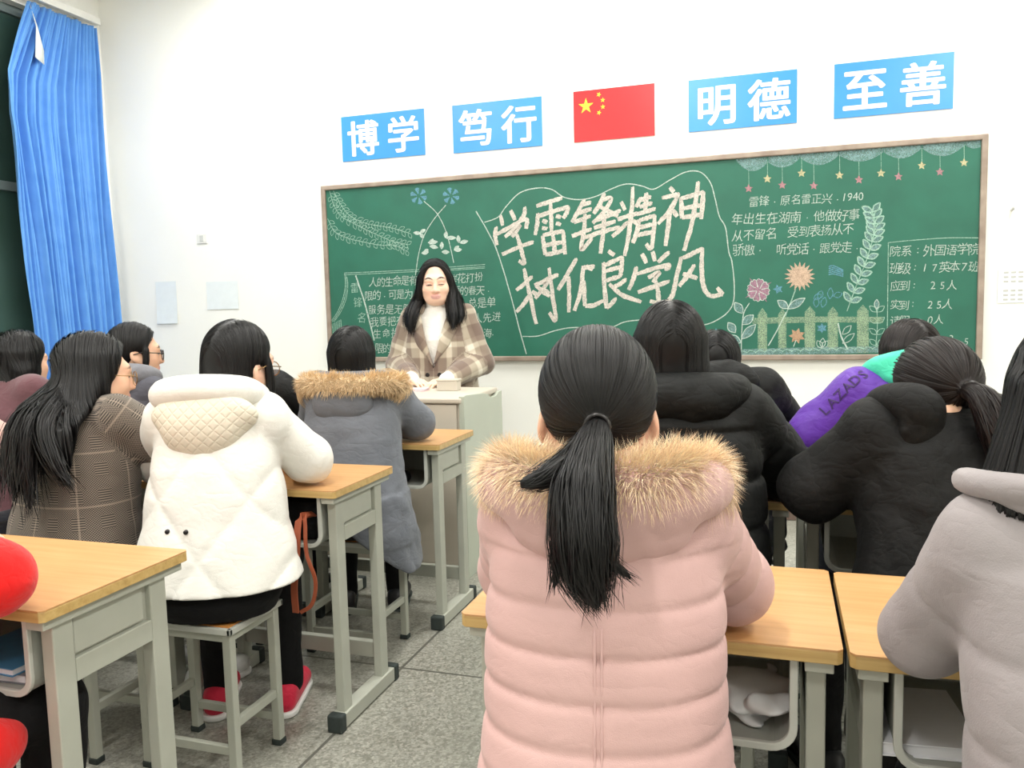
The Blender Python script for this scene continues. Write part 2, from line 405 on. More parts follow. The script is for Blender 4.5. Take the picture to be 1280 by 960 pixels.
class Chalk:
    def __init__(s): s.mb = MB(); s.keys = []
    def mi(s, k):
        if k not in s.keys: s.keys.append(k)
        return s.keys.index(k)
    def y(s): _lay[0] += 1; return -0.0008-(_lay[0] % 60)*2e-5
    def stroke(s, px, w, k='w', smooth=True, taper=0.0):
        """polyline on the board; px are the picture positions of the drawing, w its width in millimetres"""
        P = [at(x, y) for x, y in px]; P = np.array([(p[0], p[2]) for p in P])
        if len(P) > 2 and smooth: P = catmull(P, 6)
        else:
            n = max(2, int(np.linalg.norm(P[-1]-P[0])/0.02)); 
            if len(P) == 2: P = np.array([P[0]+(P[1]-P[0])*i/n for i in range(n+1)])
        d = np.gradient(P, axis=0); d /= np.linalg.norm(d, axis=1)[:, None]+1e-9
        nrm = np.stack([-d[:, 1], d[:, 0]], 1); y = s.y(); W = w/2000.0
        n = len(P); vs = []
        for i in range(n):
            e = 1.0-taper*abs(2*i/(n-1)-1)**3
            a = W*e*(1+rng.uniform(-0.18, 0.18)); b = W*e*(1+rng.uniform(-0.18, 0.18))
            vs += [(P[i][0]+nrm[i][0]*a, y, P[i][1]+nrm[i][1]*a), (P[i][0]-nrm[i][0]*b, y, P[i][1]-nrm[i][1]*b)]
        s.mb.add(shift(vs), [(2*i, 2*i+1, 2*i+3, 2*i+2) for i in range(n-1)], s.mi(k)); return s
    def fill(s, px, k):
        y = s.y(); P = [at(a, b) for a, b in px]
        s.mb.add(shift([(p[0], y, p[2]) for p in P]), [tuple(range(len(P)))], s.mi(k)); return s
    def leaf(s, c, ang, L, wd, w=4, k='w', filled=None):
        """a pointed leaf outline starting at picture position c"""
        pts = []
        for i in range(7):
            u = i/6; pts.append((u*L, math.sin(PI*u)*wd))
        lo = [(a, -b) for a, b in pts[::-1]]
        ca, sa = math.cos(ang), math.sin(ang)
        tr = lambda q: [(c[0]+a*ca-b*sa, c[1]+a*sa+b*ca) for a, b in q]
        if filled: s.fill(tr(pts+lo[1:-1]), filled)
        s.stroke(tr(pts), w, k); s.stroke(tr(lo), w, k); return s
    def done(s, name, label=None):
        o = obj(name, s.mb, [CH[k] for k in s.keys], board)
        if label: o['label'] = label
        return o
def Z(s, ox, oy): return lambda pts: [(ox+a/s, oy+b/s) for a, b in pts]

# the large slogan, stroke by stroke
z3 = Z(4.0, 590, 210)
BIG = [
 # first line
 [(142,238),(154,288)], [(194,212),(214,262)], [(264,196),(262,230),(240,262)], [(122,296),(116,340),(126,386)], [(124,332),(200,290),(268,252)], [(268,252),(276,266),(270,304)],
 [(164,344),(205,312),(240,288),(200,345)], [(222,330),(240,380),(252,430),(262,478),(234,464)], [(150,432),(228,398),(306,370)],
 [(322,190),(386,170),(450,150)], [(330,228),(326,280),(316,336)], [(328,242),(404,218),(482,194)], [(482,194),(474,222),(456,252)], [(392,172),(396,250),(398,316)], [(352,262),(376,272)], [(350,300),(376,304)], [(420,240),(444,246)], [(420,276),(444,284)],
 [(354,338),(360,390),(366,434)], [(354,338),(410,324),(456,316)], [(456,316),(460,370),(466,432)], [(364,388),(412,378),(460,370)], [(404,328),(410,380),(414,426)], [(366,434),(416,424),(466,412)],
 [(562,158),(530,220),(500,272)], [(546,186),(594,172)], [(536,226),(596,204)], [(510,272),(592,240)], [(500,340),(552,322),(596,306)], [(566,232),(560,320),(546,408),(600,352)],
 [(662,128),(640,180),(608,228)], [(650,160),(696,152),(660,220),(604,276)], [(630,188),(676,212),(730,240)], [(618,262),(680,238),(742,214)], [(610,300),(664,284),(716,266)], [(556,352),(640,322),(736,296)], [(662,240),(656,330),(642,428)],
 [(746,170),(766,210)], [(846,148),(820,196)], [(728,258),(780,240),(826,226)], [(804,96),(798,220),(784,330),(764,440)], [(778,270),(740,310),(700,342)], [(806,262),(826,280)],
 [(838,164),(868,152),(894,144)], [(838,196),(870,184),(900,176)], [(822,232),(868,218),(916,204)], [(872,126),(870,170),(866,214)], [(836,258),(824,320),(804,376)], [(838,262),(876,250),(914,238)], [(914,238),(908,320),(896,402),(870,380)], [(836,298),(870,290),(904,282)], [(830,336),(864,328),(900,320)],
 [(990,96),(1010,120)], [(950,150),(994,140),(1034,130)], [(1034,130),(990,210),(930,280)], [(990,204),(980,300),(968,390)], [(1004,212),(1028,242)], [(1046,146),(1048,200),(1050,252)], [(1046,154),(1100,138),(1156,120)], [(1156,120),(1152,190),(1146,256)], [(1050,204),(1100,194),(1148,186)], [(1050,250),(1100,240),(1146,232)], [(1130,70),(1118,180),(1094,300),(1060,414)],
 # second line
 [(222,612),(262,578),(300,544)], [(260,504),(286,620),(322,780)], [(290,632),(258,680),(222,720)], [(300,616),(336,642)], [(312,586),(346,574),(378,564),(350,612),(316,652)], [(322,588),(350,616),(388,642)], [(360,562),(396,548),(430,534)], [(386,500),(404,640),(418,762),(386,724)], [(362,608),(386,628)],
 [(522,454),(476,534),(430,610)], [(484,546),(486,640),(484,722)], [(548,498),(580,496),(612,492)], [(556,500),(544,610),(512,714)], [(560,566),(562,640),(566,690)], [(566,690),(610,686),(654,664)], [(572,490),(604,508)],
 [(682,414),(712,436)], [(658,474),(662,580),(672,702)], [(656,490),(700,470),(752,446)], [(752,446),(748,500),(740,546)], [(668,516),(704,506),(742,496)], [(672,562),(706,552),(740,542)], [(672,700),(696,680),(720,652)], [(770,556),(736,582),(700,602)], [(686,580),(752,636),(846,670)],
 [(850,430),(872,476)], [(904,418),(916,466)], [(984,420),(956,448),(930,472)], [(822,496),(806,556),(784,610)], [(824,530),(906,504),(988,482)], [(988,482),(982,500),(962,504)], [(880,548),(910,534),(936,522),(904,572)], [(920,566),(930,620),(930,672),(890,664)], [(830,622),(908,594),(986,566)],
 [(1046,446),(1020,560),(1000,640),(960,682)], [(1054,450),(1104,428),(1152,402)], [(1152,402),(1148,500),(1158,590),(1190,638),(1254,632)], [(1254,632),(1226,598)], [(1112,486),(1076,540),(1036,592)], [(1054,530),(1090,540),(1126,552)],
]
ck = Chalk()
for st in BIG:
    ck.stroke(z3(st), 27, 'big', taper=0.2)
    ck.stroke(z3([(a+3, b-4) for a, b in st]), 10, 'big')
ck.done('chalk_slogan', 'two bold chalk lines of large characters')
ck = Chalk()
ck.stroke(z3([(62,272),(130,246),(170,194),(240,124),(330,100),(400,108),(460,146),(540,158),(620,142),(690,108),(770,80),(850,90),(908,106),(990,60),(1070,20),(1140,20),(1190,70),(1215,150),(1236,240),(1268,300),(1284,420),(1300,470),(1312,600),(1300,690),(1242,750),(1140,786),(960,760),(780,766),(690,800),(600,800),(500,798),(420,812),(330,840),(254,842)]), 6, 'w')
ck.stroke(z3([(20,216),(70,300),(120,400),(160,520),(200,660),(236,800),(272,930)]), 7, 'w')
ck.done('chalk_speech_outline')

# glyphs of the built-in typeface as flat meshes
_gl = {}
def glyphs(chars, offset=0.0):
    todo = [c for c in dict.fromkeys(chars) if (c, offset) not in _gl and c != ' ']
    obs = []
    for c in todo:
        cu = bpy.data.curves.new('glyph', 'FONT'); cu.body = c; cu.resolution_u = 3; cu.offset = offset
        o = bpy.data.objects.new('glyph', cu); COL.objects.link(o); obs.append((c, o))
    bpy.context.view_layer.update(); dg = bpy.context.evaluated_depsgraph_get()
    for c, o in obs:
        m = bpy.data.meshes.new_from_object(o.evaluated_get(dg))
        V = [(v.co.x, v.co.y) for v in m.vertices]; F = [tuple(p.vertices) for p in m.polygons]
        _gl[(c, offset)] = (V, F); bpy.data.meshes.remove(m)
    for c, o in obs:
        cu = o.data; bpy.data.objects.remove(o); bpy.data.curves.remove(cu)
def write(ck, text, p0, p1, hpx, k='w', off=-0.006):
    """characters with their middles spread evenly from picture position p0 to p1"""
    glyphs(text, off); n = max(1, len(text)-1)
    for i, c in enumerate(text):
        if c == ' ': continue
        V, F = _gl[(c, off)]
        if not V: continue
        q = (p0[0]+(p1[0]-p0[0])*i/n, p0[1]+(p1[1]-p0[1])*i/n+rng.uniform(-0.6, 0.6))
        a = at(*q); h = at(q[0], q[1]-hpx/2)[2]-at(q[0], q[1]+hpx/2)[2]
        s_ = h*rng.uniform(1.02, 1.18); rot = math.radians(rng.uniform(-6, 6)); y = ck.y()
        xs = [v[0] for v in V]; ys = [v[1] for v in V]
        cx = (min(xs)+max(xs))/2; cyy = 0.38 if ord(c) > 127 else (0.36 if c.isdigit() else 0.2)
        ca, sa = math.cos(rot), math.sin(rot)
        if ord(c) < 127: s_ *= 0.92
        vs = []
        for (u, w) in V:
            u = (u-cx)*0.92; w -= cyy; u2 = u+0.08*w
            vs.append((a[0]+(u2*ca-w*sa)*s_, y, a[2]+(u2*sa+w*ca)*s_))
        ck.mb.add(shift(vs), F, ck.mi(k))
z1, z2, z4, z5 = Z(4.923, 395, 210), Z(4.923, 400, 320), Z(3.556, 890, 150), Z(3.556, 890, 300)
def W(ck, text, z, a, b, h, k='w'): p = z([a, b]); write(ck, text, p[0], p[1], h, k)
ck = Chalk()
ck2 = Chalk(); W(ck2, '人的生命是有', z1, (352, 702), (598, 690), 12.5); ck2.done('chalk_line')
ck2 = Chalk(); W(ck2, '鲜花打扮', z1, (842, 684), (1002, 670), 12); ck2.done('chalk_line')
ck2 = Chalk(); W(ck2, '限的.可是为人民', z1, (325, 786), (668, 772), 12.5); ck2.done('chalk_line')
ck2 = Chalk(); W(ck2, '丽的春天.', z1, (862, 756), (1062, 748), 12); ck2.done('chalk_line')
ck2 = Chalk(); W(ck2, '服务是无限的', z2, (322, 330), (590, 322), 12); ck2.done('chalk_line')
ck2 = Chalk(); W(ck2, '总是单', z2, (940, 288), (1054, 282), 12.5); ck2.done('chalk_line')
ck2 = Chalk(); W(ck2, '我要把有限', z2, (336, 404), (548, 398), 12); ck2.done('chalk_line')
ck2 = Chalk(); W(ck2, '人先进', z2, (972, 380), (1086, 372), 12.5); ck2.done('chalk_line')
ck2 = Chalk(); W(ck2, '生命投入', z2, (352, 476), (520, 470), 12); ck2.done('chalk_line')
ck2 = Chalk(); W(ck2, '海.', z2, (1032, 474), (1064, 478), 12); ck2.done('chalk_line')
ck2 = Chalk(); W(ck2, '限的', z2, (366, 568), (412, 566), 12.5); ck2.done('chalk_line')
for c_, p in zip('雷锋名', ((214, 198), (234, 285), (256, 380))): ck2 = Chalk(); W(ck2, c_, z2, p, p, 13, 'g'); ck2.done('chalk_line')
for o_ in (0, 11): ck.stroke(z2([(150, 105+o_), (380, 95+o_), (604, 84+o_)]), 4, 'g'); ck.stroke(z2([(604, 84+o_), (800, 68+o_*1.1), (1016, 52+o_*1.2)]), 4, 'g')
ck.stroke(z2([(800, 88), (1016, 74)]), 4, 'g')
for o_ in (0, 10, 20): ck.stroke(z2([(152+o_*.7, 108+o_), (156+o_*.8, 180), (142+o_, 260), (108+o_, 345), (66+o_, 404)]), 4, 'g')
for q in range(7): ck.stroke(z2([(74+q*9, 420-q*5), (82+q*9, 470), (96+q*9, 520)]), 4, 'g')
ck.stroke(z2([(220, 120), (270, 270), (310, 420), (334, 520)]), 10, 'w')
ck.done('chalk_panel_rules', 'ruled chalk border of the quotation')
ck = Chalk()
def flower6(c, r, k):
    for i in range(6):
        a = i*PI/3+0.3; d = (math.cos(a), math.sin(a)); n_ = (-d[1], d[0])
        ck.fill(z1([(c[0]+d[0]*r*.2, c[1]+d[1]*r*.2), (c[0]+d[0]*r*.9+n_[0]*r*.3, c[1]+d[1]*r*.9+n_[1]*r*.3), (c[0]+d[0]*r, c[1]+d[1]*r), (c[0]+d[0]*r*.9-n_[0]*r*.3, c[1]+d[1]*r*.9-n_[1]*r*.3)]), k)
        ck.stroke(z1([(c[0]+d[0]*r*.25, c[1]+d[1]*r*.25), (c[0]+d[0]*r, c[1]+d[1]*r)]), 8, k)
flower6((632, 172), 52, 'b'); flower6((832, 172), 52, 'b')
ck.stroke(z1([(664, 204), (745, 280), (800, 390), (830, 500), (848, 584)]), 5, 'w')
ck.stroke(z1([(800, 228), (724, 318), (664, 420), (632, 530), (618, 620), (612, 660)]), 5, 'w')
for c_, a, L in (((600, 398), 0.1, 46), ((640, 400), -0.6, 40), ((640, 405), 0.8, 34)): ck.leaf(z1([c_])[0], a, L/4.923, 2.0, 4, 'w', 'w')
for c_, a, L in (((690, 460), -0.1, 60), ((700, 470), -1.0, 40), ((700, 480), 0.2, 52), ((650, 524), -0.15, 44), ((690, 500), 2.4, 30), ((796, 430), -1.4, 40), ((800, 430), 0.0, 62), ((775, 455), 1.6, 44), ((775, 516), 0.05, 46), ((850, 505), -0.05, 48), ((880, 460), -1.7, 46), ((885, 460), -0.2, 52), ((880, 480), 2.4, 40)): ck.leaf(z1([c_])[0], a, L/4.923, 2.2, 4, 'w', 'w')
def vine(path, k='g', step=15, L=38, wd=2.0):
    P = catmull(z1(path), 10); ck.stroke(z1(path), 3.5, k); acc = 0; side = 1
    for i in range(1, len(P)):
        acc += np.linalg.norm(P[i]-P[i-1])*4.923
        if acc > step:
            acc = 0; side = -side; d = P[i]-P[i-1]; a = math.atan2(d[1], d[0])+side*0.75
            ck.leaf(tuple(P[i]), a, L/4.923*rng.uniform(.8, 1.1), wd, 3.2, k)
vine([(84, 140), (112, 230), (160, 300), (250, 350), (330, 390), (420, 430), (480, 455), (560, 470)])
vine([(108, 140), (150, 220), (205, 290), (290, 335), (380, 355), (470, 370), (570, 400)])
vine([(72, 310), (115, 390), (190, 430), (290, 455), (400, 475), (480, 475), (556, 510)])
ck.done('chalk_vines', 'chalk vines and crossed blue flowers')
ck = Chalk()
ck2 = Chalk(); W(ck2, '雷锋.原名雷正兴.', z4, (186, 362), (558, 346), 13); W(ck2, '1940', z4, (588, 344), (662, 338), 14); ck2.done('chalk_line')
ck2 = Chalk(); W(ck2, '年出生在湖南.他做好事', z4, (112, 440), (632, 420), 14); ck2.done('chalk_line')
ck2 = Chalk(); W(ck2, '从不留名 受到表扬从不', z4, (114, 515), (606, 482), 14); ck2.done('chalk_line')
ck2 = Chalk(); W(ck2, '骄傲. 听党话.跟党走.', z4, (118, 578), (646, 564), 14); ck2.done('chalk_line')
pass
ck = Chalk()
ck2 = Chalk(); W(ck2, '院系:外国语学院', z4, (815, 584), (1165, 572), 14); ck2.done('chalk_line')
ck2 = Chalk(); W(ck2, '班级:17英本7班', z4, (815, 660), (1165, 650), 14); ck2.done('chalk_line')
for t_, y_, x2 in (('应到: 25人', 738, 1066), ('实到: 25人', 822, 1048), ('请假: 0人', 892, 1008)): ck2 = Chalk(); W(ck2, t_, z4, (815, y_), (x2, y_-4), 13); ck2.done('chalk_line')
ck2 = Chalk(); W(ck2, '3.5', z5, (1062, 440), (1130, 450), 13); ck2.done('chalk_line')
ck.stroke(z4([(1196, 524), (1050, 524), (900, 534), (784, 545)]), 4, 'g'); ck.stroke(z4([(784, 545), (782, 700), (780, 860), (778, 1000)]), 4, 'g')
ck.done('chalk_corner_rule', 'chalk border of the attendance list')
ck = Chalk()
for (x0, y0), (xm, ym), (x1, y1) in (((105, 172), (170, 225), (246, 186)), ((250, 186), (312, 208), (392, 166)), ((392, 166), (462, 198), (562, 156)), ((566, 156), (652, 182), (762, 140)), ((764, 140), (850, 168), (930, 124)), ((936, 124), (1020, 158), (1122, 110)), ((1124, 108), (1160, 124), (1194, 116))):
    top = lambda x: 164-(x-105)*0.071
    arc = [(x0+(x1-x0)*i/10, (1-i/10)**2*y0+2*(i/10)*(1-i/10)*(2*ym-(y0+y1)/2)+(i/10)**2*y1) for i in range(11)]
    ck.fill(z4(arc+[(x1, top(x1)), (x0, top(x0))]), 'c'); ck.stroke(z4(arc), 6, 'c')
    ck.fill(z4([(a, b-(b-top(a))*0.35) for a, b in arc]+[(x1, top(x1)), (x0, top(x0))]), 'c')
for x, yt, ys, k in ((163, 222, 305, 'p'), (246, 186, 262, 'y'), (312, 204, 290, 'p'), (398, 166, 237, 'y'), (452, 196, 293, 'p'), (567, 156, 246, 'y'), (653, 180, 266, 'p'), (751, 144, 237, 'y'), (829, 166, 252, 'p'), (932, 125, 203, 'y'), (1013, 154, 231, 'p'), (1120, 110, 190, 'y')):
    ck.stroke(z4([(x, yt), (x+1, ys-14)]), 2.5, 'g')
    st = [(x+18*(1 if i % 2 == 0 else .42)*math.sin(i*PI/5), ys-18*(1 if i % 2 == 0 else .42)*math.cos(i*PI/5)) for i in range(10)]
    ck.fill(z4(st), k); ck.stroke(z4(st+[st[0]]), 4, k, smooth=False)
ck.done('chalk_star_garland', 'chalk clouds with hanging stars')
ck = Chalk()
# fern
P = catmull(z4([(600, 850), (640, 740), (680, 640), (712, 540), (724, 470), (712, 400)]), 8); ck.stroke(z4([(600, 850), (640, 740), (680, 640), (712, 540), (724, 470), (712, 400)]), 5, 'g')
for i in range(3, len(P)-1, 3):
    d = P[i]-P[i-1]; a = math.atan2(d[1], d[0])
    for s_ in (-1, 1): ck.leaf(tuple(P[i]), a+s_*0.9, 15, 3.4, 7, 'g', 'c')
# sunflower
def burst(z, c, r0, r1, n, k, w=4):
    pts = [(c[0]+(r1 if i % 2 else r0)*math.cos(i*PI/n), c[1]+(r1 if i % 2 else r0)*math.sin(i*PI/n)*0.95) for i in range(2*n)]
    ck.fill(z(pts), k); ck.stroke(z(pts+[pts[0]]), w, k, smooth=False)
burst(z4, (390, 695), 42, 68, 18, 's'); burst(z4, (390, 695), 26, 44, 14, 's')
ck.stroke(z4([(372, 752), (350, 810), (326, 870)]), 6, 'g')
ck.leaf(z4([(340, 838)])[0], -2.5, 17, 4.5, 5, 'w', 'c'); ck.leaf(z4([(335, 840)])[0], -0.55, 26, 4.5, 5, 'w', 'c')
# mauve flower
for i in range(8):
    a = i*PI/4+.2; c_ = (206, 756); d = (math.cos(a), math.sin(a)); n_ = (-d[1], d[0])
    if i % 2: ck.fill(z4([(c_[0]+n_[0]*14, c_[1]+n_[1]*14), (c_[0]+d[0]*72, c_[1]+d[1]*66), (c_[0]-n_[0]*14, c_[1]-n_[1]*14)]), 'u')
    pet = [(c_[0]+d[0]*q+n_[0]*s_, c_[1]+d[1]*q+n_[1]*s_) for q, s_ in ((8, 0), (24, 10), (40, 16), (50, 8), (46, 0), (50, -8), (40, -16), (24, -10), (8, 0))]
    ck.fill(z4(pet[:-1]), 'u'); ck.stroke(z4(pet), 3.5, 'w')
# blue and teal blossoms
burst(z4, (294, 752), 10, 22, 5, 'b'); burst(z5, (18, 414), 12, 22, 6, 'b'); burst(z5, (488, 392), 12, 22, 6, 'b')
for q in range(5): ck.stroke(z4([(518, 652+q*9), (540, 648+q*9), (584, 668+q*7)]), 6, 'b')
burst(z5, (378, 426), 20, 36, 7, 'o')
# stems and leaves
ck.stroke(z5([(166, 280), (140, 330), (132, 420), (130, 488)]), 5, 'w')
for c_, a, L in (((136, 326), -2.2, 60), ((134, 376), -0.7, 66), ((132, 440), -0.8, 90), ((104, 412), -2.2, 56), ((130, 456), -2.7, 70)): ck.leaf(z5([c_])[0], a, L/3.556, 5, 4.5, 'w', 'c')
ck.stroke(z5([(250, 470), (290, 400), (330, 320)]), 6, 'w'); ck.stroke(z5([(560, 370), (575, 430), (604, 486)]), 8, 'w'); ck.stroke(z5([(362, 474), (374, 444)]), 4, 'w')
for c_, a, L in (((474, 262), -1.2, 40), ((462, 300), -1.5, 44), ((490, 300), -1.3, 48), ((524, 262), -1.5, 50), ((452, 262), -0.5, 40), ((540, 250), -0.3, 40), ((580, 460), -0.7, 70), ((580, 420), -0.8, 56), ((490, 480), -2.2, 40), ((490, 480), -1.5, 44), ((490, 480), -0.9, 40)): ck.leaf(z5([c_])[0], a, L/3.556, 3.4, 4, 'b' if c_[1] < 310 else 'w')
ck.stroke(z5([(732, 300), (735, 380), (728, 470)]), 4, 'g')
for y_ in (320, 370, 420, 468):
    for s_ in (-1, 1): ck.leaf(z5([(733, y_)])[0], -PI/2+s_*0.9, 12, 3, 4, 'g')
ck.leaf(z5([(732, 306)])[0], -PI/2, 12, 3, 4, 'w', 'c')
ck.done('chalk_flowers', 'coloured chalk flowers and fern')
ck = Chalk()
ck.fill(z5([(180, 346), (470, 340), (760, 342), (760, 368), (470, 366), (180, 374)]), 'f')
for x0, x1, yt, yb in ((203, 245, 302, 497), (294, 331, 304, 484), (411, 459, 294, 492), (514, 560, 296, 490), (644, 697, 288, 502)):
    ck.fill(z5([(x0, yt+28), ((x0+x1)/2, yt), (x1, yt+28), (x1, yb), (x0, yb)]), 'f'); ck.fill(z5([(x0+5, yt+30), (x1-8, yt+30), (x1-8, yb), (x0+5, yb)]), 'f')
ck.fill(z5([(108, 486), (400, 478), (740, 472), (740, 500), (400, 508), (108, 512)]), 'c')
for q in range(16): ck.stroke(z5([(112+q*40, 504-q*1.2), (130+q*40, 492-q*1.2), (156+q*40, 500-q*1.2)]), 4, 'g')
ck.done('chalk_fence', 'yellow-green chalk picket fence')

# ---------------------------------------------------------------- signs over the board
def sign_blue(name, c): return plain(name, c, 0.28, 0.03, 4)
M_sblue = sign_blue('sign_blue', srgb(66, 152, 230)); M_sred = sign_blue('flag_red', srgb(218, 50, 54)); M_swhite = plain('sign_white', srgb(245, 246, 248), 0.4, 0.01); M_syel = plain('flag_yellow', srgb(244, 226, 60), 0.4, 0.02)
def wall_sign(x0, x1, z0, z1, text, label, mat=M_sblue):
    r = tag(empty('wall_sign', ((x0+x1)/2, YW, (z0+z1)/2)), label, 'sign', 'signs above the blackboard')
    w, h = (x1-x0)/2, (z1-z0)/2
    obj('panel', MB().box(-w, w, -0.006, 0, -h, h), mat, r, bevel=0.001)
    off = 0.0; glyphs(text, off); mb = MB()
    for c_, cx in zip(text, (-w*0.47, w*0.50)):
        V, F = _gl[(c_, off)]; s_ = 0.232
        for k_, (ox, oz) in enumerate(((0, 0), (.026, 0), (-.026, 0), (0, .016), (0, -.016), (.02, .013), (-.02, .013), (.02, -.013), (-.02, -.013))):
            mb.add([(cx+(u-0.5+ox)*s_*1.02, -0.0075-k_*2e-5, (q-0.38+oz)*s_*1.04-0.004) for u, q in V], F)
    obj('lettering', mb, M_swhite, r)
    return r
wall_sign(-1.876, -1.272, 2.294, 2.588, '博学', 'blue sign with two white characters at the window end of the sign row')
wall_sign(-1.074, -0.480, 2.286, 2.585, '笃行', 'blue sign with two white characters between the red flag and the window-end sign')
wall_sign(0.411, 1.010, 2.289, 2.583, '明德', 'blue sign with two white characters just past the red flag')
wall_sign(1.205, 1.798, 2.292, 2.586, '至善', 'blue sign with two white characters at the far end, over the star garland')
fl = tag(empty('flag_poster', (-0.033, YW, 2.439)), 'red flag poster with one big and four small yellow stars', 'flag', 'signs above the blackboard')
obj('panel', MB().box(-0.246, 0.246, -0.006, 0, -0.151, 0.151), M_sred, fl, bevel=0.001)
def star(cx, cz, r, rot):
    return [(cx+r*(1 if i % 2 == 0 else .382)*math.sin(i*PI/5+rot), cz+r*(1 if i % 2 == 0 else .382)*math.cos(i*PI/5+rot)) for i in range(10)]
for (cx, cz, r, rot) in ((-0.168, 0.058, 0.048, 0), (-0.088, 0.118, 0.016, .4), (-0.064, 0.084, 0.016, .1), (-0.064, 0.044, 0.016, 0), (-0.088, 0.012, 0.016, .4)):
    obj('star', MB().prism(star(cx, cz, r, rot), 1, -0.0075, -0.006), M_syel, fl)

# ---------------------------------------------------------------- papers, switch, notices on the front wall
M_paper = plain('faint_bluish_paper', srgb(232, 239, 241), 0.8, 0.02, 20)
M_paper2 = plain('pale_grey_fitting', srgb(206, 208, 204), 0.8, 0.02)  # own pale grey of the switch rocker and the wall hook
M_ink = plain('grey_print', srgb(196, 196, 192), 0.8, 0.02)
def sheet(name, x0, x1, z0, z1, label, lines=0, curl=0.0):
    r = tag(empty(name, ((x0+x1)/2, YW, (z0+z1)/2)), label, 'paper')
    w, h = (x1-x0)/2, (z1-z0)/2
    n = 8; vs, fs = [], []
    for s_ in (0, 1):
        for i in range(n+1):
            zz = -h+2*h*i/n; y_ = -0.0025-curl*(1-i/n)**3-0.0008*s_
            vs += [(-w, y_, zz), (w, y_, zz)]
    for s_ in (0, 1):
        o_ = s_*2*(n+1)
        for i in range(n): fs.append((o_+2*i, o_+2*i+1, o_+2*i+3, o_+2*i+2))
    k = 2*(n+1)
    for i in range(n): fs += [(2*i, 2*i+2, k+2*i+2, k+2*i), (2*i+1, 2*i+3, k+2*i+3, k+2*i+1)]
    fs += [(0, 1, k+1, k), (2*n, 2*n+1, k+2*n+1, k+2*n)]
    obj('sheet', MB().add(vs, fs), M_paper if curl else M_paper, r)
    if lines:
        mb = MB()
        for i in range(lines):
            zz = h*0.8-i*2*h*0.8/(lines-1)
            if lines > 4 and i == lines//2: continue
            for q in range(9):
                xx = -w*0.85+q*w*1.7/9; mb.box(xx, xx+w*0.12, -0.0045, -0.0038, zz-h*0.05, zz+h*0.05)
        obj('print', mb, M_ink, r)
    return r
sheet('wall_paper_sheet', -3.485, -3.300, 1.235, 1.545, 'pale bluish upright paper sheet on the wall near the curtain', 0, 0.010)
sheet('wall_paper_sheet', -3.035, -2.765, 1.330, 1.530, 'pale bluish sideways paper sheet on the wall, closer to the blackboard', 0, 0.002)
sheet('wall_notice', 2.035, 2.40, 1.25, 1.43, 'white printed notice on the wall beyond the end of the blackboard', 7)
sw = tag(empty('light_switch', (-3.045, YW, 1.842)), 'small white switch plate on the wall above the paper sheets', 'switch')
obj('plate', MB().box(-0.043, 0.043, -0.009, 0, -0.036, 0.036), M_white, sw, bevel=0.003)
obj('rocker', MB().box(-0.016, 0.016, -0.013, -0.009, -0.022, 0.022), M_paper2, sw, bevel=0.002)
clip = tag(obj('wall_hook', MB().tube([(2.09, YW, 1.742), (2.09, -0.01, 1.742), (2.09, -0.016, 1.755)], 0.007, 8), M_paper2, smooth=True), 'tiny pale hook on the wall past the blackboard corner', 'hook')

# ---------------------------------------------------------------- curtain and rail
t = NT('blue_curtain'); v = t.coord()
t.set(t.ramp(t.noise(v, 8), [(0.3, srgb(88, 150, 222)), (0.7, srgb(102, 162, 230))]), 0.75, Sheen_Weight=0.1)
t.bump(t.noise(v, 500, 2), 0.12, 0.001); M_curt = t.m
curt = tag(empty('curtain', (XL, -0.4, 3.38)), 'tall blue pleated curtain gathered beside the dark window', 'curtain')
NY, NZ = 220, 60
def curt_left(z):   # outer edge of the cloth at height z
    zs = [0.5, 1.2, 1.8, 2.2, 2.6, 2.85, 3.1, 3.36]; ys = [-0.80, -0.82, -0.86, -0.90, -0.945, -0.92, -0.80, -0.67]
    return float(np.interp(z, zs, ys))
fold_ph = [rng.uniform(-.3, .3) for _ in range(40)]
vs = []
for j in range(NZ+1):
    z_ = 3.36-(3.36-0.62)*j/NZ
    yl = curt_left(z_); yr = -0.105+0.012*math.sin(z_*2.1)
    for i in range(NY+1):
        u = i/NY; spread = 1-0.35*math.exp(-((z_-3.3)/0.25)**2)
        ph = 2*PI*(u*13+0.35*math.sin(5*u+0.8*z_)*0.6)
        amp = (0.012+0.022*min(1, (3.36-z_)/0.35))*(0.65+0.35*math.sin(17*u+1))
        x_ = 0.085+amp*math.sin(ph)+0.008*math.sin(ph*2.3+z_*3)+0.012*math.sin(31*u+z_*1.3)
        y_ = yr+(yl-yr)*(u+0.006*math.sin(ph+1.1))
        edge = max(0, (u-0.86)/0.14); x_ += 0.09*edge**1.5*math.exp(-((z_-2.6)/0.5)**2)
        vs.append((x_, y_+0.4, z_-3.38))
fs = [(j*(NY+1)+i, j*(NY+1)+i+1, (j+1)*(NY+1)+i+1, (j+1)*(NY+1)+i) for j in range(NZ) for i in range(NY)]
cm = obj('curtain_cloth', MB().add(vs, fs), M_curt, curt, smooth=True)
so = cm.modifiers.new('s', 'SOLIDIFY'); so.thickness = 0.003
M_lin = plain('white_curtain_lining', srgb(226, 232, 230), 0.8, 0.03)
flap = MB()
fp = [(0.10, -0.665, 3.345), (0.13, -0.655, 3.20), (0.15, -0.70, 2.99), (0.15, -0.635, 2.96), (0.14, -0.62, 3.05), (0.12, -0.635, 3.20)]
flap.add([(x, y+0.4, z-3.38) for x, y, z in fp], [(0, 1, 5), (1, 2, 4, 5), (2, 3, 4)])
fo = obj('folded_corner', flap, M_lin, curt, smooth=True); so = fo.modifiers.new('s', 'SOLIDIFY'); so.thickness = 0.004
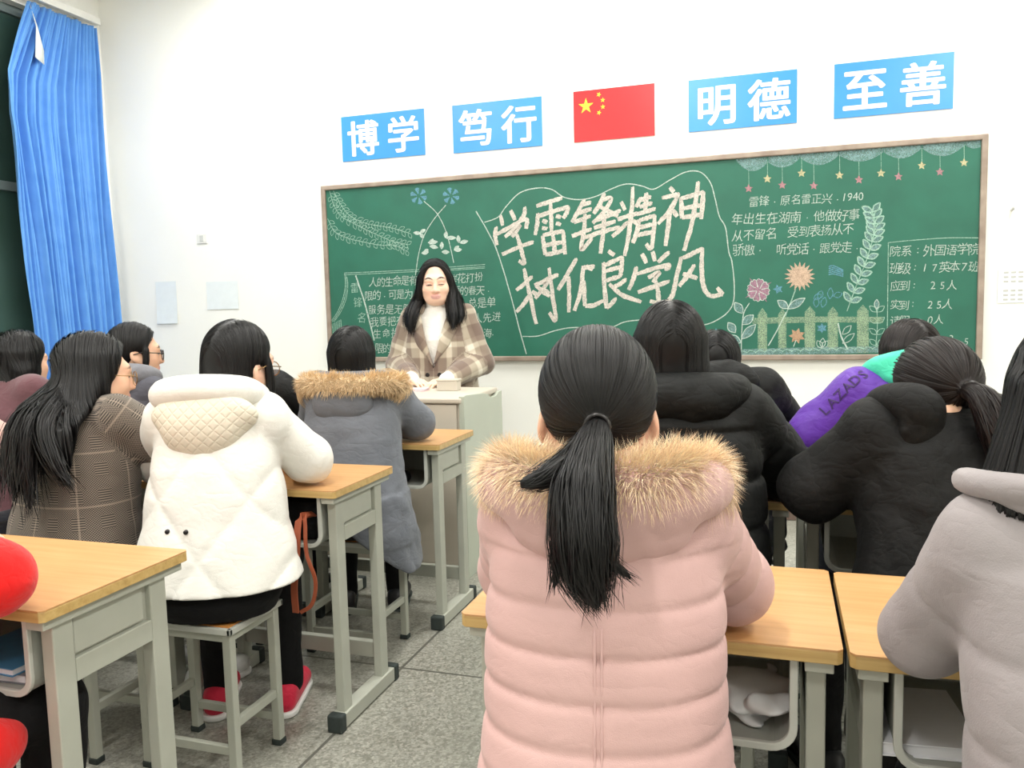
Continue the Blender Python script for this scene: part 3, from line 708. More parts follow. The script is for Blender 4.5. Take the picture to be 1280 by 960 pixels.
rail = tag(empty('curtain_rail', (XL, -2.0, 3.42)), 'white curtain rail fixed high on the window wall', 'rail')
obj('rail', MB().box(0.05, 0.10, -1.6, 1.93, -0.03, 0.02), M_white, rail, bevel=0.004)
for y_ in (-1.4, -0.2, 0.9, 1.8): obj('bracket', MB().box(0.0, 0.06, y_-0.02, y_+0.02, -0.02, 0.035), M_white, rail, bevel=0.003)

# ---------------------------------------------------------------- podium
M_podf = plain('podium_beige_front', srgb(205, 196, 182), 0.45, 0.03, 6)
M_pods = plain('podium_grey_green_side', srgb(186, 192, 178), 0.45, 0.03, 6)
pod = tag(empty('podium', (-0.93, -1.42, 0)), 'beige and grey-green steel podium the standing teacher leans on', 'podium')
px0, px1, py0, py1 = -0.40, 0.43, 0.0, 0.52      # local: front edge y = 0, back y = .52
obj('body', MB().box(px0+0.02, px1-0.015, 0.012, py1-0.012, 0.0, 0.845), M_podf, pod, bevel=0.006)
obj('front_panel', MB().box(px0+0.03, px1-0.03, 0.0, 0.014, 0.06, 0.84), M_podf, pod, bevel=0.004)
obj('desk_top', MB().box(px0, px1, -0.012, py1, 0.845, 0.872), M_podf, pod, bevel=0.008)
def cheek(x0, x1):
    out = [(-0.006, 0.0), (py1+0.03, 0.0), (py1+0.03, 0.852)]
    for i in range(9):
        a = PI*i/8; out.append((py1-0.10+0.075*math.cos(a), 0.852-0.020*math.sin(a)))
    out += [(py1-0.26, 0.868), (0.02, 0.884), (-0.006, 0.88)]
    return MB().prism(out, 0, x0, x1)
obj('side_cheek', cheek(px1-0.015, px1+0.012), M_pods, pod, bevel=0.003)
obj('side_cheek', cheek(px0-0.012, px0+0.015), M_pods, pod, bevel=0.003)
obj('plinth', MB().box(px0+0.0, px1+0.0, -0.0, py1, 0.0, 0.05), M_pods, pod, bevel=0.004)
# ---------------------------------------------------------------- implicit surfaces for people
A_ = lambda *p: np.array(p, np.float64)
class Prim:
    def __init__(s, fn, lo, hi, k=0.02, op='add'): s.fn, s.lo, s.hi, s.k, s.op = fn, np.array(lo, float), np.array(hi, float), k, op
def smin(a, b, k):
    if k <= 0: return np.minimum(a, b)
    h = np.clip(0.5+0.5*(b-a)/k, 0, 1)
    return b*(1-h)+a*h-k*h*(1-h)
def rcone(a, ra, b, rb, k=0.02, disp=None, op='add'):
    a = A_(*a); b = A_(*b); ba = b-a; L2 = float(ba@ba)+1e-12; L = math.sqrt(L2)
    def fn(X, Y, Z):
        px, py, pz = X-a[0], Y-a[1], Z-a[2]
        h = np.clip((px*ba[0]+py*ba[1]+pz*ba[2])/L2, 0, 1)
        d = np.sqrt((px-h*ba[0])**2+(py-h*ba[1])**2+(pz-h*ba[2])**2)-(ra+(rb-ra)*h)
        if disp is not None: d = d-disp(h*L, X, Y, Z)
        return d
    m = max(ra, rb)+0.03
    return Prim(fn, np.minimum(a, b)-m, np.maximum(a, b)+m, k, op)
def ell(c, r, R=None, k=0.02, op='add', disp=None):
    c = A_(*c); r = A_(*r)
    def fn(X, Y, Z):
        x, y, z = X-c[0], Y-c[1], Z-c[2]
        if R is not None: x, y, z = (R[0][0]*x+R[1][0]*y+R[2][0]*z, R[0][1]*x+R[1][1]*y+R[2][1]*z, R[0][2]*x+R[1][2]*y+R[2][2]*z)
        k0 = np.sqrt((x/r[0])**2+(y/r[1])**2+(z/r[2])**2); k1 = np.sqrt((x/r[0]**2)**2+(y/r[1]**2)**2+(z/r[2]**2)**2)+1e-9
        d = k0*(k0-1)/k1
        if disp is not None: d = d-disp(X, Y, Z)
        return d
    m = (r.max() if R is not None else r)+0.03
    return Prim(fn, c-m, c+m, k, op)
def loft(keys, k=0.03, pw=2.0, disp=None, op='add'):
    """stack of ellipses: keys = (z, cx, cy, half width, half depth)"""
    K = sorted(keys); zs = [q[0] for q in K]; z0, z1 = zs[0], zs[-1]
    def fn(X, Y, Z):
        zc = np.clip(Z, z0, z1); g = lambda i: np.interp(zc, zs, [q[i] for q in K])
        cx, cy, w, d = g(1), g(2), g(3), g(4)
        e = ((np.abs(X-cx)/w)**pw+(np.abs(Y-cy)/d)**pw)**(1/pw)
        r = (e-1)*np.minimum(w, d)
        if disp is not None: r = r-disp(X, Y, Z)
        over = np.maximum(Z-z1, z0-Z)
        return np.where(over > 0, np.sqrt(np.maximum(r, 0)**2+over**2), np.maximum(r, over))
    m = 0.03
    xs = [q[1]-q[3] for q in K]+[q[1]+q[3] for q in K]; ys = [q[2]-q[4] for q in K]+[q[2]+q[4] for q in K]
    return Prim(fn, (min(xs)-m, min(ys)-m, z0-m), (max(xs)+m, max(ys)+m, z1+m), k, op)
def halfspace(fn, lo, hi, k=0.0, op='clip'): return Prim(fn, lo, hi, k, op)

class Field:
    def __init__(s, prims, h, post=None):
        add = [p for p in prims if p.op == 'add']
        lo = np.min([p.lo for p in add], 0)-2*h; hi = np.max([p.hi for p in add], 0)+2*h
        n = np.ceil((hi-lo)/h).astype(int)+1
        s.lo, s.h, s.n = lo, h, n
        s.ax = [lo[i]+h*np.arange(n[i]) for i in range(3)]
        s.D = np.full(n, 0.06, np.float32)
        for p in prims:
            a = np.clip(np.floor((p.lo-lo)/h).astype(int), 0, n-1); b = np.clip(np.ceil((p.hi-lo)/h).astype(int)+1, 1, n)
            if p.op in ('clip',): a = np.zeros(3, int); b = n
            if (b <= a).any(): continue
            sl = tuple(slice(a[i], b[i]) for i in range(3))
            X, Y, Z = s.ax[0][sl[0]][:, None, None], s.ax[1][sl[1]][None, :, None], s.ax[2][sl[2]][None, None, :]
            d = p.fn(X, Y, Z)
            if p.op == 'add': s.D[sl] = smin(s.D[sl], d, p.k)
            elif p.op == 'cut': s.D[sl] = -smin(-s.D[sl], d, p.k)
            elif p.op == 'clip': s.D[sl] = -smin(-s.D[sl], -d, p.k)
        if post is not None:
            X, Y, Z = s.ax[0][:, None, None], s.ax[1][None, :, None], s.ax[2][None, None, :]
            s.D = s.D+post(X, Y, Z).astype(np.float32)
    def sample(s, P):
        q = (P-s.lo)/s.h; q = np.clip(q, 0, np.array(s.n)-1.001); i = q.astype(int); f = q-i; D = s.D; r = 0
        for dx in (0, 1):
            for dy in (0, 1):
                for dz in (0, 1):
                    w = (f[..., 0] if dx else 1-f[..., 0])*(f[..., 1] if dy else 1-f[..., 1])*(f[..., 2] if dz else 1-f[..., 2])
                    r = r+w*D[i[..., 0]+dx, i[..., 1]+dy, i[..., 2]+dz]
        return r
    def grad(s, P):
        e = s.h*1.2; g = np.stack([s.sample(P+np.eye(3)[k]*e)-s.sample(P-np.eye(3)[k]*e) for k in range(3)], -1)
        return g/(np.linalg.norm(g, axis=-1, keepdims=True)+1e-9)
    def outside(s, P, off=0.0, it=3):
        for _ in range(it):
            d = s.sample(P); g = s.grad(P); P = P+g*np.maximum(off-d, 0)[..., None]
        return P
    def snap(s, P, off=0.0, it=4):
        for _ in range(it):
            d = s.sample(P); g = s.grad(P); P = P-g*np.clip(d-off, -0.02, 0.02)[..., None]
        return P
    def mesh(s):
        D = s.D.copy(); D[0] = D[-1] = 0.05; D[:, 0] = D[:, -1] = 0.05; D[:, :, 0] = D[:, :, -1] = 0.05
        S = D < 0; n = D.shape
        cnt = np.zeros([q-1 for q in n], np.int8)
        for a in (0, 1):
            for b in (0, 1):
                for c in (0, 1): cnt += S[a:n[0]-1+a, b:n[1]-1+b, c:n[2]-1+c]
        I = np.argwhere((cnt > 0) & (cnt < 8)); pos = np.zeros((len(I), 3)); num = np.zeros(len(I))
        cor = {}
        for a in (0, 1):
            for b in (0, 1):
                for c in (0, 1): cor[(a, b, c)] = D[I[:, 0]+a, I[:, 1]+b, I[:, 2]+c].astype(np.float64)
        for p in cor:
            for ax in range(3):
                if p[ax] == 0:
                    q = list(p); q[ax] = 1; q = tuple(q); d1, d2 = cor[p], cor[q]; cr = (d1 < 0) != (d2 < 0)
                    t = np.where(cr, d1/np.where(cr, d1-d2, 1), 0)
                    v = np.array(p, float)[None, :].repeat(len(I), 0); v[:, ax] += t
                    pos += v*cr[:, None]; num += cr
        V = s.lo+s.h*(I+pos/num[:, None])
        vid = np.full([q-1 for q in n], -1, np.int32); vid[I[:, 0], I[:, 1], I[:, 2]] = np.arange(len(I))
        Q = []
        for ax in range(3):
            A = [slice(None)]*3; B = [slice(None)]*3; A[ax] = slice(0, -1); B[ax] = slice(1, None)
            E = np.argwhere(S[tuple(A)] != S[tuple(B)]); o1, o2 = (ax+1) % 3, (ax+2) % 3
            E = E[(E[:, o1] > 0) & (E[:, o2] > 0) & (E[:, o1] < n[o1]-1) & (E[:, o2] < n[o2]-1)]
            sg = S[E[:, 0], E[:, 1], E[:, 2]]
            def c(d1, d2):
                X = E.copy(); X[:, o1] -= d1; X[:, o2] -= d2; return vid[X[:, 0], X[:, 1], X[:, 2]]
            q = np.stack([c(1, 1), c(0, 1), c(0, 0), c(1, 0)], 1)
            q[~sg] = q[~sg][:, ::-1]; Q.append(q)
        Q = np.concatenate(Q); Q = Q[(Q >= 0).all(1)]
        return V, Q
def field_obj(name, F, mats, parent, tint=None):
    V, Q = F.mesh()
    return fast_obj(name, V, Q, mats, parent, True, tint(V) if tint else None)

def ripple(seed, f=9.0):
    r = np.random.RandomState(seed); K = r.normal(size=(5, 3))*f; K2 = r.normal(size=(5, 3))*f*0.6; ph = r.uniform(0, 6.28, (5, 2))
    def fn(X, Y, Z):
        o = 0
        for k, k2, p in zip(K, K2, ph): o = o+np.sin(X*k[0]+Y*k[1]+Z*k[2]+p[0]+1.4*np.sin(X*k2[0]+Y*k2[1]+Z*k2[2]+p[1]))
        return o/5
    return fn
def rot(yaw=0, pitch=0, roll=0):
    """columns right, forward, up; yaw to the right, pitch downward, roll to the right (degrees)"""
    y, p, r = math.radians(-yaw), math.radians(-pitch), math.radians(roll)
    return np.array(Matrix.Rotation(y, 3, 'Z') @ Matrix.Rotation(p, 3, 'X') @ Matrix.Rotation(r, 3, 'Y'))

# ---------------------------------------------------------------- strands: hair and fur as real fibres
def ribbons(S, width, nrm, r, lift=None):
    """S (n, m, 3) polylines -> thin tapering blades; returns V, Q"""
    n, m, _ = S.shape
    T = np.gradient(S, axis=1); T /= np.linalg.norm(T, axis=2, keepdims=True)+1e-9
    B = np.cross(T, nrm); B /= np.linalg.norm(B, axis=2, keepdims=True)+1e-9
    ang = r.uniform(-0.5, 0.5, (n, 1, 1)); B = B*np.cos(ang)+np.cross(T, B)*np.sin(ang)
    w = width[:, :, None] if width.ndim == 2 else width[None, :, None]
    C = nrm*0.35*w*1.2
    V = np.stack([S-B*w, S+C, S+B*w], 2).reshape(-1, 3)
    base = (np.arange(n)[:, None]*m+np.arange(m-1)[None, :])*3
    q = [np.stack([base+a, base+a+1, base+a+4, base+a+3], -1).reshape(-1, 4) for a in (0, 1)]
    return V, np.concatenate(q)
def hair_mat(name, c, rough=0.46):
    t = NT(name); at_ = t.n('ShaderNodeAttribute', attribute_name='tint')
    mm = t.n('ShaderNodeMix', data_type='RGBA', blend_type='MULTIPLY'); mm.inputs[0].default_value = 1.0; mm.inputs[6].default_value = c
    t.l(at_.outputs['Color'], mm.inputs[7]); t.set(mm.outputs[2], rough, Specular_IOR_Level=0.32); return t.m
M_hair = hair_mat('black_hair', srgb(15, 14, 15)); M_hairb = hair_mat('dark_brown_hair', srgb(27, 20, 19))
def tint_mat(name, rough=0.55, sss=0.12):
    t = NT(name); at_ = t.n('ShaderNodeAttribute', attribute_name='tint'); t.l(at_.outputs['Color'], t.b.inputs['Base Color'])
    t.set(None, rough, Subsurface_Weight=sss, Subsurface_Scale=0.01); t.bump(t.noise(t.coord(), 300, 2), 0.08, 0.001); return t.m
M_skin = tint_mat('skin')
def fur_mat():
    t = NT('raccoon_fur'); at_ = t.n('ShaderNodeAttribute', attribute_name='tint'); t.l(at_.outputs['Color'], t.b.inputs['Base Color']); t.set(None, 0.75, Sheen_Weight=0.2); return t.m
M_fur = fur_mat()

def comb(F, P0, V, steps, step, off, r, hang=0.012, zend=None):
    """lead fibres over the surface of F along direction V(p, i)"""
    P = F.snap(P0, off[:, None][:, 0]) if False else P0.copy(); out = [P.copy()]; N = [F.grad(P)]
    for i in range(steps):
        g = F.grad(P); d = F.sample(P); v = V(P, i); near = (d < off+hang)[:, None]
        vt = v-(v*g).sum(1, keepdims=True)*g; v = np.where(near, vt, v); v /= np.linalg.norm(v, axis=1, keepdims=True)+1e-9
        P = P+v*step
        d = F.sample(P); g = F.grad(P); e = np.where(d < off+hang*0.5, np.clip(d-off, -0.02, 0.004), 0.0); P = P-g*e[:, None]
        out.append(P.copy()); N.append(g)
    return np.stack(out, 1), np.stack(N, 1)

# ---------------------------------------------------------------- people
def head_prims(H, R, sc=1.0):
    w = lambda q: H+R @ A_(*q)*sc
    E = lambda c, r, k=0.02, op='add': ell(w(c), tuple(q*sc for q in r), R, k, op)
    C = lambda a, ra, b, rb, k=0.02, op='add': rcone(w(a), ra*sc, w(b), rb*sc, k, None, op)
    P = [E((0, -.012, .015), (.074, .092, .088)), E((0, .032, -.045), (.062, .060, .082), .03), E((0, .055, -.098), (.034, .034, .026), .035)]
    for s in (-1, 1):
        P += [E((s*.036, .058, -.048), (.030, .030, .030), .03), C((s*.062, 0, -.05), .02, (s*.036, .05, -.098), .02, .03)]
    P += [C((-.036, .080, .004), .016, (.036, .080, .004), .016, .025)]
    for s in (-1, 1): P += [E((s*.031, .102, -.022), (.019, .013, .011), .012, 'cut'), E((s*.031, .0815, -.022), (.0145, .0125, .0125), .004)]
    P += [C((0, .090, -.012), .009, (0, .106, -.052), .0125, .012)]
    for s in (-1, 1): P += [E((s*.0115, .098, -.056), (.009, .010, .008), .008)]
    P += [E((0, .090, -.080), (.022, .011, .0065), .006), E((0, .089, -.088), (.019, .011, .0065), .006)]
    P += [C((-.012, .094, -.0838), .0022, (.012, .094, -.0838), .0022, .003, 'cut')]
    for s in (-1, 1):
        P += [ell(w((s*.079, -.012, -.026)), (.009, .019, .030), R @ rot(s*-18, 0, s*-8), .008), ell(w((s*.090, -.006, -.022)), (.006, .011, .018), R @ rot(s*-18, 0, 0), .006, 'cut')]
    return P
def skin_tint(H, R, skin, lip=(0.66, 0.34, 0.31), brows=True, sc=1.0, open_=True):
    sk, lp = np.array(skin), np.array(lip)
    def f(V):
        q = (V-H) @ R/sc; c = np.repeat(sk[None, :], len(V), 0)
        def blend(col, m): nonlocal c; m = np.clip(m, 0, 1)[:, None]; c = c*(1-m)+np.array(col)*m
        x, y, z = np.abs(q[:, 0]), q[:, 1], q[:, 2]
        front = (y > 0.05)
        blend((sk*np.array([0.95, 0.80, 0.78])), 0.45*np.exp(-((x-.042)**2+(z+.052)**2)/.0006)*front)
        blend(lp, (1.25-np.sqrt((x/.024)**2+((z+.084)/.0125)**2))*4*front)
        if brows:
            blend((0.03, 0.022, 0.02), (1.2-np.sqrt(((x-.032)/.021)**2+((z-.004-(0.010*(1-((x-.034)/.022)**2)))/.0042)**2))*3*front)
            if open_:
                blend((0.72, 0.68, 0.64), (1.1-np.sqrt(((x-.031)/.0135)**2+((z+.0225)/.0052)**2))*5*front)
                blend((0.02, 0.014, 0.012), (1.1-np.sqrt(((x-.031)/.0062)**2+((z+.0222)/.0054)**2))*5*front)
            blend((0.035, 0.02, 0.018), (1.15-np.sqrt(((x-.031)/.017)**2+((z+(.0170 if open_ else .0225)+((x-.031)/.017)**2*(.004 if open_ else .002))/.0034)**2))*3.5*front)
        return c
    return f
def hand_prims(wr, d, n, side, curl=25, gap=0.021, r0=0.0082):
    """a palm, four fingers of unequal length and a thumb; d forward, n back of the hand"""
    wr = A_(*wr); d = A_(*d); d /= np.linalg.norm(d); n = A_(*n); n -= d*(n@d); n /= np.linalg.norm(n); s = np.cross(d, n)*(-side)
    P = []
    for i, (o, L) in enumerate(((1.5, .066), (.5, .076), (-.5, .071), (-1.5, .056))):
        kn = wr+d*(.088-0.004*abs(o-.3))+s*o*gap*0.92
        P.append(rcone(wr+d*.01+s*o*.012, .0155, kn, .0115, .012))
        dirv = d+s*o*0.05; p = kn; a = math.radians(curl*0.5)
        for j, fr in enumerate((.44, .31, .25)):
            v = dirv*math.cos(a)-n*math.sin(a); q = p+v*L*fr
            P.append(rcone(p, r0-0.0006*j, q, r0-0.0006*(j+1), .0035)); p = q; a += math.radians(curl)
    t0 = wr+d*.022+s*.024; t1 = t0+(d*.55+s*.75-n*.25)*.036; t2 = t1+(d*.85+s*.35-n*.35)*.027; t3 = t2+(d*.95+s*.1-n*.4)*.022
    P += [rcone(t0, .014, t1, .0112, .01), rcone(t1, .0108, t2, .0095, .004), rcone(t2, .0094, t3, .0078, .004)]
    return P

def puff_disp(z0, sp, A, seed, axis='z', wr=0.25, bow=0.0):
    rp = ripple(seed, 26); rp2 = ripple(seed+1, 60)
    def fn(X, Y, Z):
        q = (Z-z0+bow*X*X)/sp+0.06*ripple_lo(X, Y, Z); u = np.abs(2*(q-np.floor(q))-1)
        return A*(1-u**4.5)-0.7*A+wr*A*(u**3+.15)*(rp(X*1.0, Y, Z*0.35)*0.8+rp2(X, Y, Z*0.3)*0.6)+0.0022*rp(X, Y, Z)
    return fn
ripple_lo = ripple(99, 6)
def puff_arm(sp, A, seed, ph=0.0):
    rp = ripple(seed, 30)
    def fn(h, X, Y, Z):
        q = h/sp+ph; u = np.abs(2*(q-np.floor(q))-1)
        return A*(1-u**4)-0.7*A+0.4*A*(u**2+.2)*rp(X, Y, Z)
    return fn
def fold_disp(seed, A, f=11):
    rp = ripple(seed, f); rp2 = ripple(seed+3, f*2.6)
    def fn(X, Y, Z):
        a = rp(X, Y, Z*.8); b = rp2(X, Y, Z); return A*((np.abs(a)*2.4-0.8)*0.75+(np.abs(b)*2-.7)*0.45)
    return fn
def fold_arm(seed, A, f=16):
    rp = ripple(seed, f)
    def fn(h, X, Y, Z): return A*(np.sin(h*36+4.5*rp(X*.8, Y*.8, Z*.8))*.35+0.8*(np.abs(rp(X*1.3, Y*1.3, Z*1.3))*2.2-.8))
    return fn
def diamond_disp(s, A, seed, slope=1.0):
    rp = ripple(seed, 30)
    def fn(X, Y, Z):
        a = (X+Z*slope)/s; b = (X-Z*slope)/s
        u = np.abs(2*(a-np.floor(a))-1); v = np.abs(2*(b-np.floor(b))-1); m = np.maximum(u, v)
        return A*(1-m**5)-0.6*A+0.12*A*rp(X, Y, Z)
    return fn

class Person: pass
SKIN = srgb(232, 188, 164)[:3]
def seated(name_label, loc, az, head_top=1.26, lean=0.07, sx=0.0, hx=0.0, hy=0.045, head=(0, 8, 0), elR=(.235, .26, .83), wrR=(.02, .40, .815), elL=(-.235, .26, .83), wrL=(-.03, .37, .825),
           bulk=1.0, shw=0.145, shz=1.0, skin=SKIN, h=0.0065, hand_h=None, category='person', legs=True, feet_y=0.40):
    p = Person(); p.az = az
    p.R = rot(*head); top = 0.115
    p.H = A_(sx+hx, lean+hy, head_top-top)
    p.lean, p.sx, p.bulk, p.shz = lean, sx, bulk, shz
    fx = lambda z: sx*max(0, (z-.5)/.5); fy = lambda z: lean*max(0, (z-.5)/.5)
    p.fx, p.fy = fx, fy
    p.sh = {s: A_(sx+s*shw, lean+0.005, shz) for s in (-1, 1)}
    p.el = {1: A_(*elR), -1: A_(*elL)}; p.wr = {1: A_(*wrR), -1: A_(*wrL)}
    nb = A_(sx, lean, shz+0.02)
    pr = [loft([(.47, 0, -.01, .155, .115), (.56, fx(.56), fy(.56), .15, .11), (.70, fx(.7), fy(.7), .125, .095), (.88, fx(.88), fy(.88), .14, .10), (shz-.02, fx(shz), fy(shz), .13, .075), (shz+.04, nb[0], nb[1], .06, .055)], .02)]
    for s in (-1, 1):
        pr += [rcone(p.sh[s]-A_(s*.01, 0, .012), .034, p.el[s], .034, .03), rcone(p.el[s], .037, p.wr[s], .025, .02)]
        pr += [rcone((s*.085, .0, .515), .062, (s*.11, feet_y, .50), .05, .03), rcone((s*.11, feet_y, .49), .046, (s*.11, feet_y-.02, .10), .032, .02), rcone((s*.11, feet_y-.04, .05), .03, (s*.12, feet_y+.10, .03), .025, .02)]
        d = p.wr[s]-p.el[s]; d[2] = 0.0
        pr += hand_prims(p.wr[s]+A_(0, 0, .0), d, (0, 0, 1), s, 22)
    pr += [rcone(nb-A_(0, .005, 0), .052, p.H+p.R @ A_(0, -.02, -.07), .050, .03)]
    pr += head_prims(p.H, p.R)
    hh = h if h < 0.0055 else 0.0055
    F = Field(pr, hh)
    p.root = field_obj('person', F, M_skin, None, skin_tint(p.H, p.R, skin))
    p.root.location = (loc[0], loc[1], 0); p.root.rotation_euler = (0, 0, math.radians(-az))
    tag(p.root, name_label, category)
    p.h = h
    return p
def trousers(p, mat, shoe_mat, sole_mat=None, feet_y=0.40, seed=3):
    pr = [loft([(.452, 0, -.015, .165, .125), (.50, 0, -.01, .185, .145), (.56, p.fx(.56), p.fy(.56), .175, .135), (.64, p.fx(.64), p.fy(.64), .155, .12)], .03, 2.3)]
    fa = fold_arm(seed, .004)
    for s in (-1, 1): pr += [rcone((s*.088, .02, .525), .078, (s*.11, feet_y, .505), .066, .03, fa), rcone((s*.11, feet_y, .50), .064, (s*.11, feet_y-.015, .09), .048, .02, fa)]
    pr.append(Prim(lambda X, Y, Z: np.where(Y+0*X+0*Z < .165, 0.4495-Z, -1.0), (0, 0, 0), (0, 0, 0), 0.004, 'clip'))
    field_obj('trousers', Field(pr, p.h), mat, p.root)
    for s in (-1, 1):
        a, b = A_(s*.11, feet_y-.06, .045), A_(s*.122, feet_y+.13, .040)
        up = [rcone(a, .040, b, .034, .02), ell((s*.11, feet_y-.04, .075), (.040, .048, .03), None, .02)]
        up.append(Prim(lambda X, Y, Z: 0.016-Z+0*X*Y, (0, 0, 0), (0, 0, 0), 0.003, 'clip'))
        o = field_obj('shoe', Field(up, 0.006), shoe_mat, p.root)
        so = [rcone((a[0], a[1], .012), .044, (b[0], b[1], .012), .038, .02)]
        so.append(Prim(lambda X, Y, Z: np.maximum(Z-0.020, 0.001-Z)+0*X*Y, (0, 0, 0), (0, 0, 0), 0.002, 'clip'))
        field_obj('sole', Field(so, 0.005), sole_mat or M_rubber, o)
def jacket(p, mat, style='fold', hem=0.47, seed=1, amp=0.006, seams=(0.98, 0.078), w=(0.205, 0.196, 0.182, 0.176, 0.160, 0.092), d=(0.16, 0.152, 0.138, 0.132, 0.108, 0.078), arm=(0.066, 0.062, 0.050), skirt=None, collar=True, part='jacket', dslope=1.0, dsize=0.2, post=None, armamp=None, trap=True):
    B = p.bulk; z5 = p.shz
    zs = [hem, .58, .72, .86, z5-.035, z5+.035]
    if style == 'puff': td = puff_disp(seams[0], seams[1], amp, seed); ad = lambda q: puff_arm(seams[1], amp*0.9, seed+q)
    elif style == 'diamond': td = diamond_disp(dsize, amp, seed, dslope); ad = lambda q: fold_arm(seed+q, armamp or .006, 13)
    else: td = fold_disp(seed, amp); ad = lambda q: fold_arm(seed+q, armamp or amp, 14)
    pr = [loft([(z, p.fx(z), p.fy(z)-.005, w[i]*B, d[i]*B) for i, z in enumerate(zs)], .03, 2.25, td)]
    for s in (-1, 1):
        e, wr = p.el[s], p.wr[s]; wv = wr-e; wr2 = e+wv*0.93
        if trap: pr.append(rcone(p.sh[s]-A_(s*.012, 0, .010), arm[0]*B*.86, A_(p.sx+s*.045, p.lean+.005, z5+.012), .050, .03))
        pr += [rcone(p.sh[s]-A_(s*.01, 0, .012), arm[0]*B, e, arm[1]*B, .028, ad(s+5)), rcone(e, arm[1]*B*1.0, wr2, arm[2]*B, .03, ad(s+8))]
    if collar:
        nb = A_(p.sx, p.lean+.012, z5)
        pr += [loft([(z5-.02, nb[0], nb[1], .105, .09), (z5+.05, nb[0], nb[1]+.012, .078, .074), (z5+.075, nb[0], nb[1]+.018, .074, .07)], .02)]
        pr += [loft([(z5+.045, nb[0], nb[1]+.018, .058, .055), (z5+.14, nb[0], nb[1]+.02, .064, .062)], .008, 2, None, 'cut')]
    if skirt:      # a long coat hanging round the stool
        z0, ww, dd, cy = skirt[:4]
        fd = fold_disp(seed+40, .010, 9)
        pr += [loft([(z0, 0, cy, ww, dd), (.46, 0, cy*.6, ww*.93, dd*.95), (.60, p.fx(.6), p.fy(.6)-.005, w[1]*B, d[1]*B)], .02, 2.6, fd)]
        pr += [loft([(z0-.06, 0, cy, ww-.022, dd-.022), (.435, 0, cy*.6, ww*.93-.02, dd*.95-.02)], .004, 2.6, fd, 'cut')]
    if skirt and len(skirt) > 4:
        k_ = skirt[4]; pr.append(Prim(lambda X, Y, Z: np.where(Y+0*X+0*Z < .5, k_(X, Y)-Z, -1.0), (0, 0, 0), (0, 0, 0), .01, 'clip'))
    # stay above the table where the sleeves lie
    p.jf = Field(pr, p.h, post)
    p.jk = field_obj(part, p.jf, mat, p.root)
    return p.jk
def cloth_coords(o, torso, arms, rad=0.19):
    """woven pattern follows the garment: round the body and along each sleeve"""
    me = o.data; n = len(me.vertices); V = np.empty(n*3, np.float32); me.vertices.foreach_get('co', V); V = V.reshape(-1, 3).astype(float)
    out = np.stack([np.arctan2(V[:, 0]-torso[0], -(V[:, 1]-torso[1]))*rad, V[:, 2], 0*V[:, 2]], 1)
    ctr = np.stack([np.clip(V[:, 0]-torso[0], -torso[2], torso[2])+torso[0], 0*V[:, 0]+torso[1], V[:, 2]], 1); dt = np.hypot(np.abs(V[:, 0]-torso[0])/1.0, (V[:, 1]-torso[1]))-torso[3]
    for k, seg in enumerate(arms):
        base = 0.0
        for a, b, r in seg:
            ba = b-a; L = np.linalg.norm(ba); ba = ba/L; w = V-a; h = np.clip(w @ ba, 0, L); q = w-h[:, None]*ba; d = np.linalg.norm(q, axis=1)-r-.012
            e1 = np.cross(ba, A_(0, 0, 1)); e1 /= np.linalg.norm(e1); e2 = np.cross(ba, e1); th = np.arctan2(q @ e1, q @ e2)
            m = (d < dt) & (np.linalg.norm(q, axis=1) < r+.03); out[m, 0] = 5+k+th[m]*r*1.15; out[m, 1] = 3-(base+(w @ ba)[m]); dt = np.where(m, d, dt); base += L
    at_ = me.attributes.new('cloth', 'FLOAT_VECTOR', 'POINT'); at_.data.foreach_set('vector', out.astype(np.float32).ravel())
def hood(p, mat, c=(0, -.115, .955), r=(.145, .065, .125), tilt=12, rim=None, rim_r=0.03, seed=5, disp=None, extra=None, part='hood', k=0.04):
    pr = [ell(A_(p.sx, p.lean, 0)+A_(*c), r, rot(0, -tilt, 0), k, 'add', disp or fold_disp(seed, .006, 12))]
    if rim is not None:
        P = catmull([A_(p.sx, p.lean, 0)+A_(*q) for q in rim], 4)
        for a, b in zip(P[:-1], P[1:]): pr.append(rcone(a, rim_r, b, rim_r, k))
    if extra: pr += extra
    p.hf = Field(pr, p.h)
    return field_obj(part, p.hf, mat, p.jk)
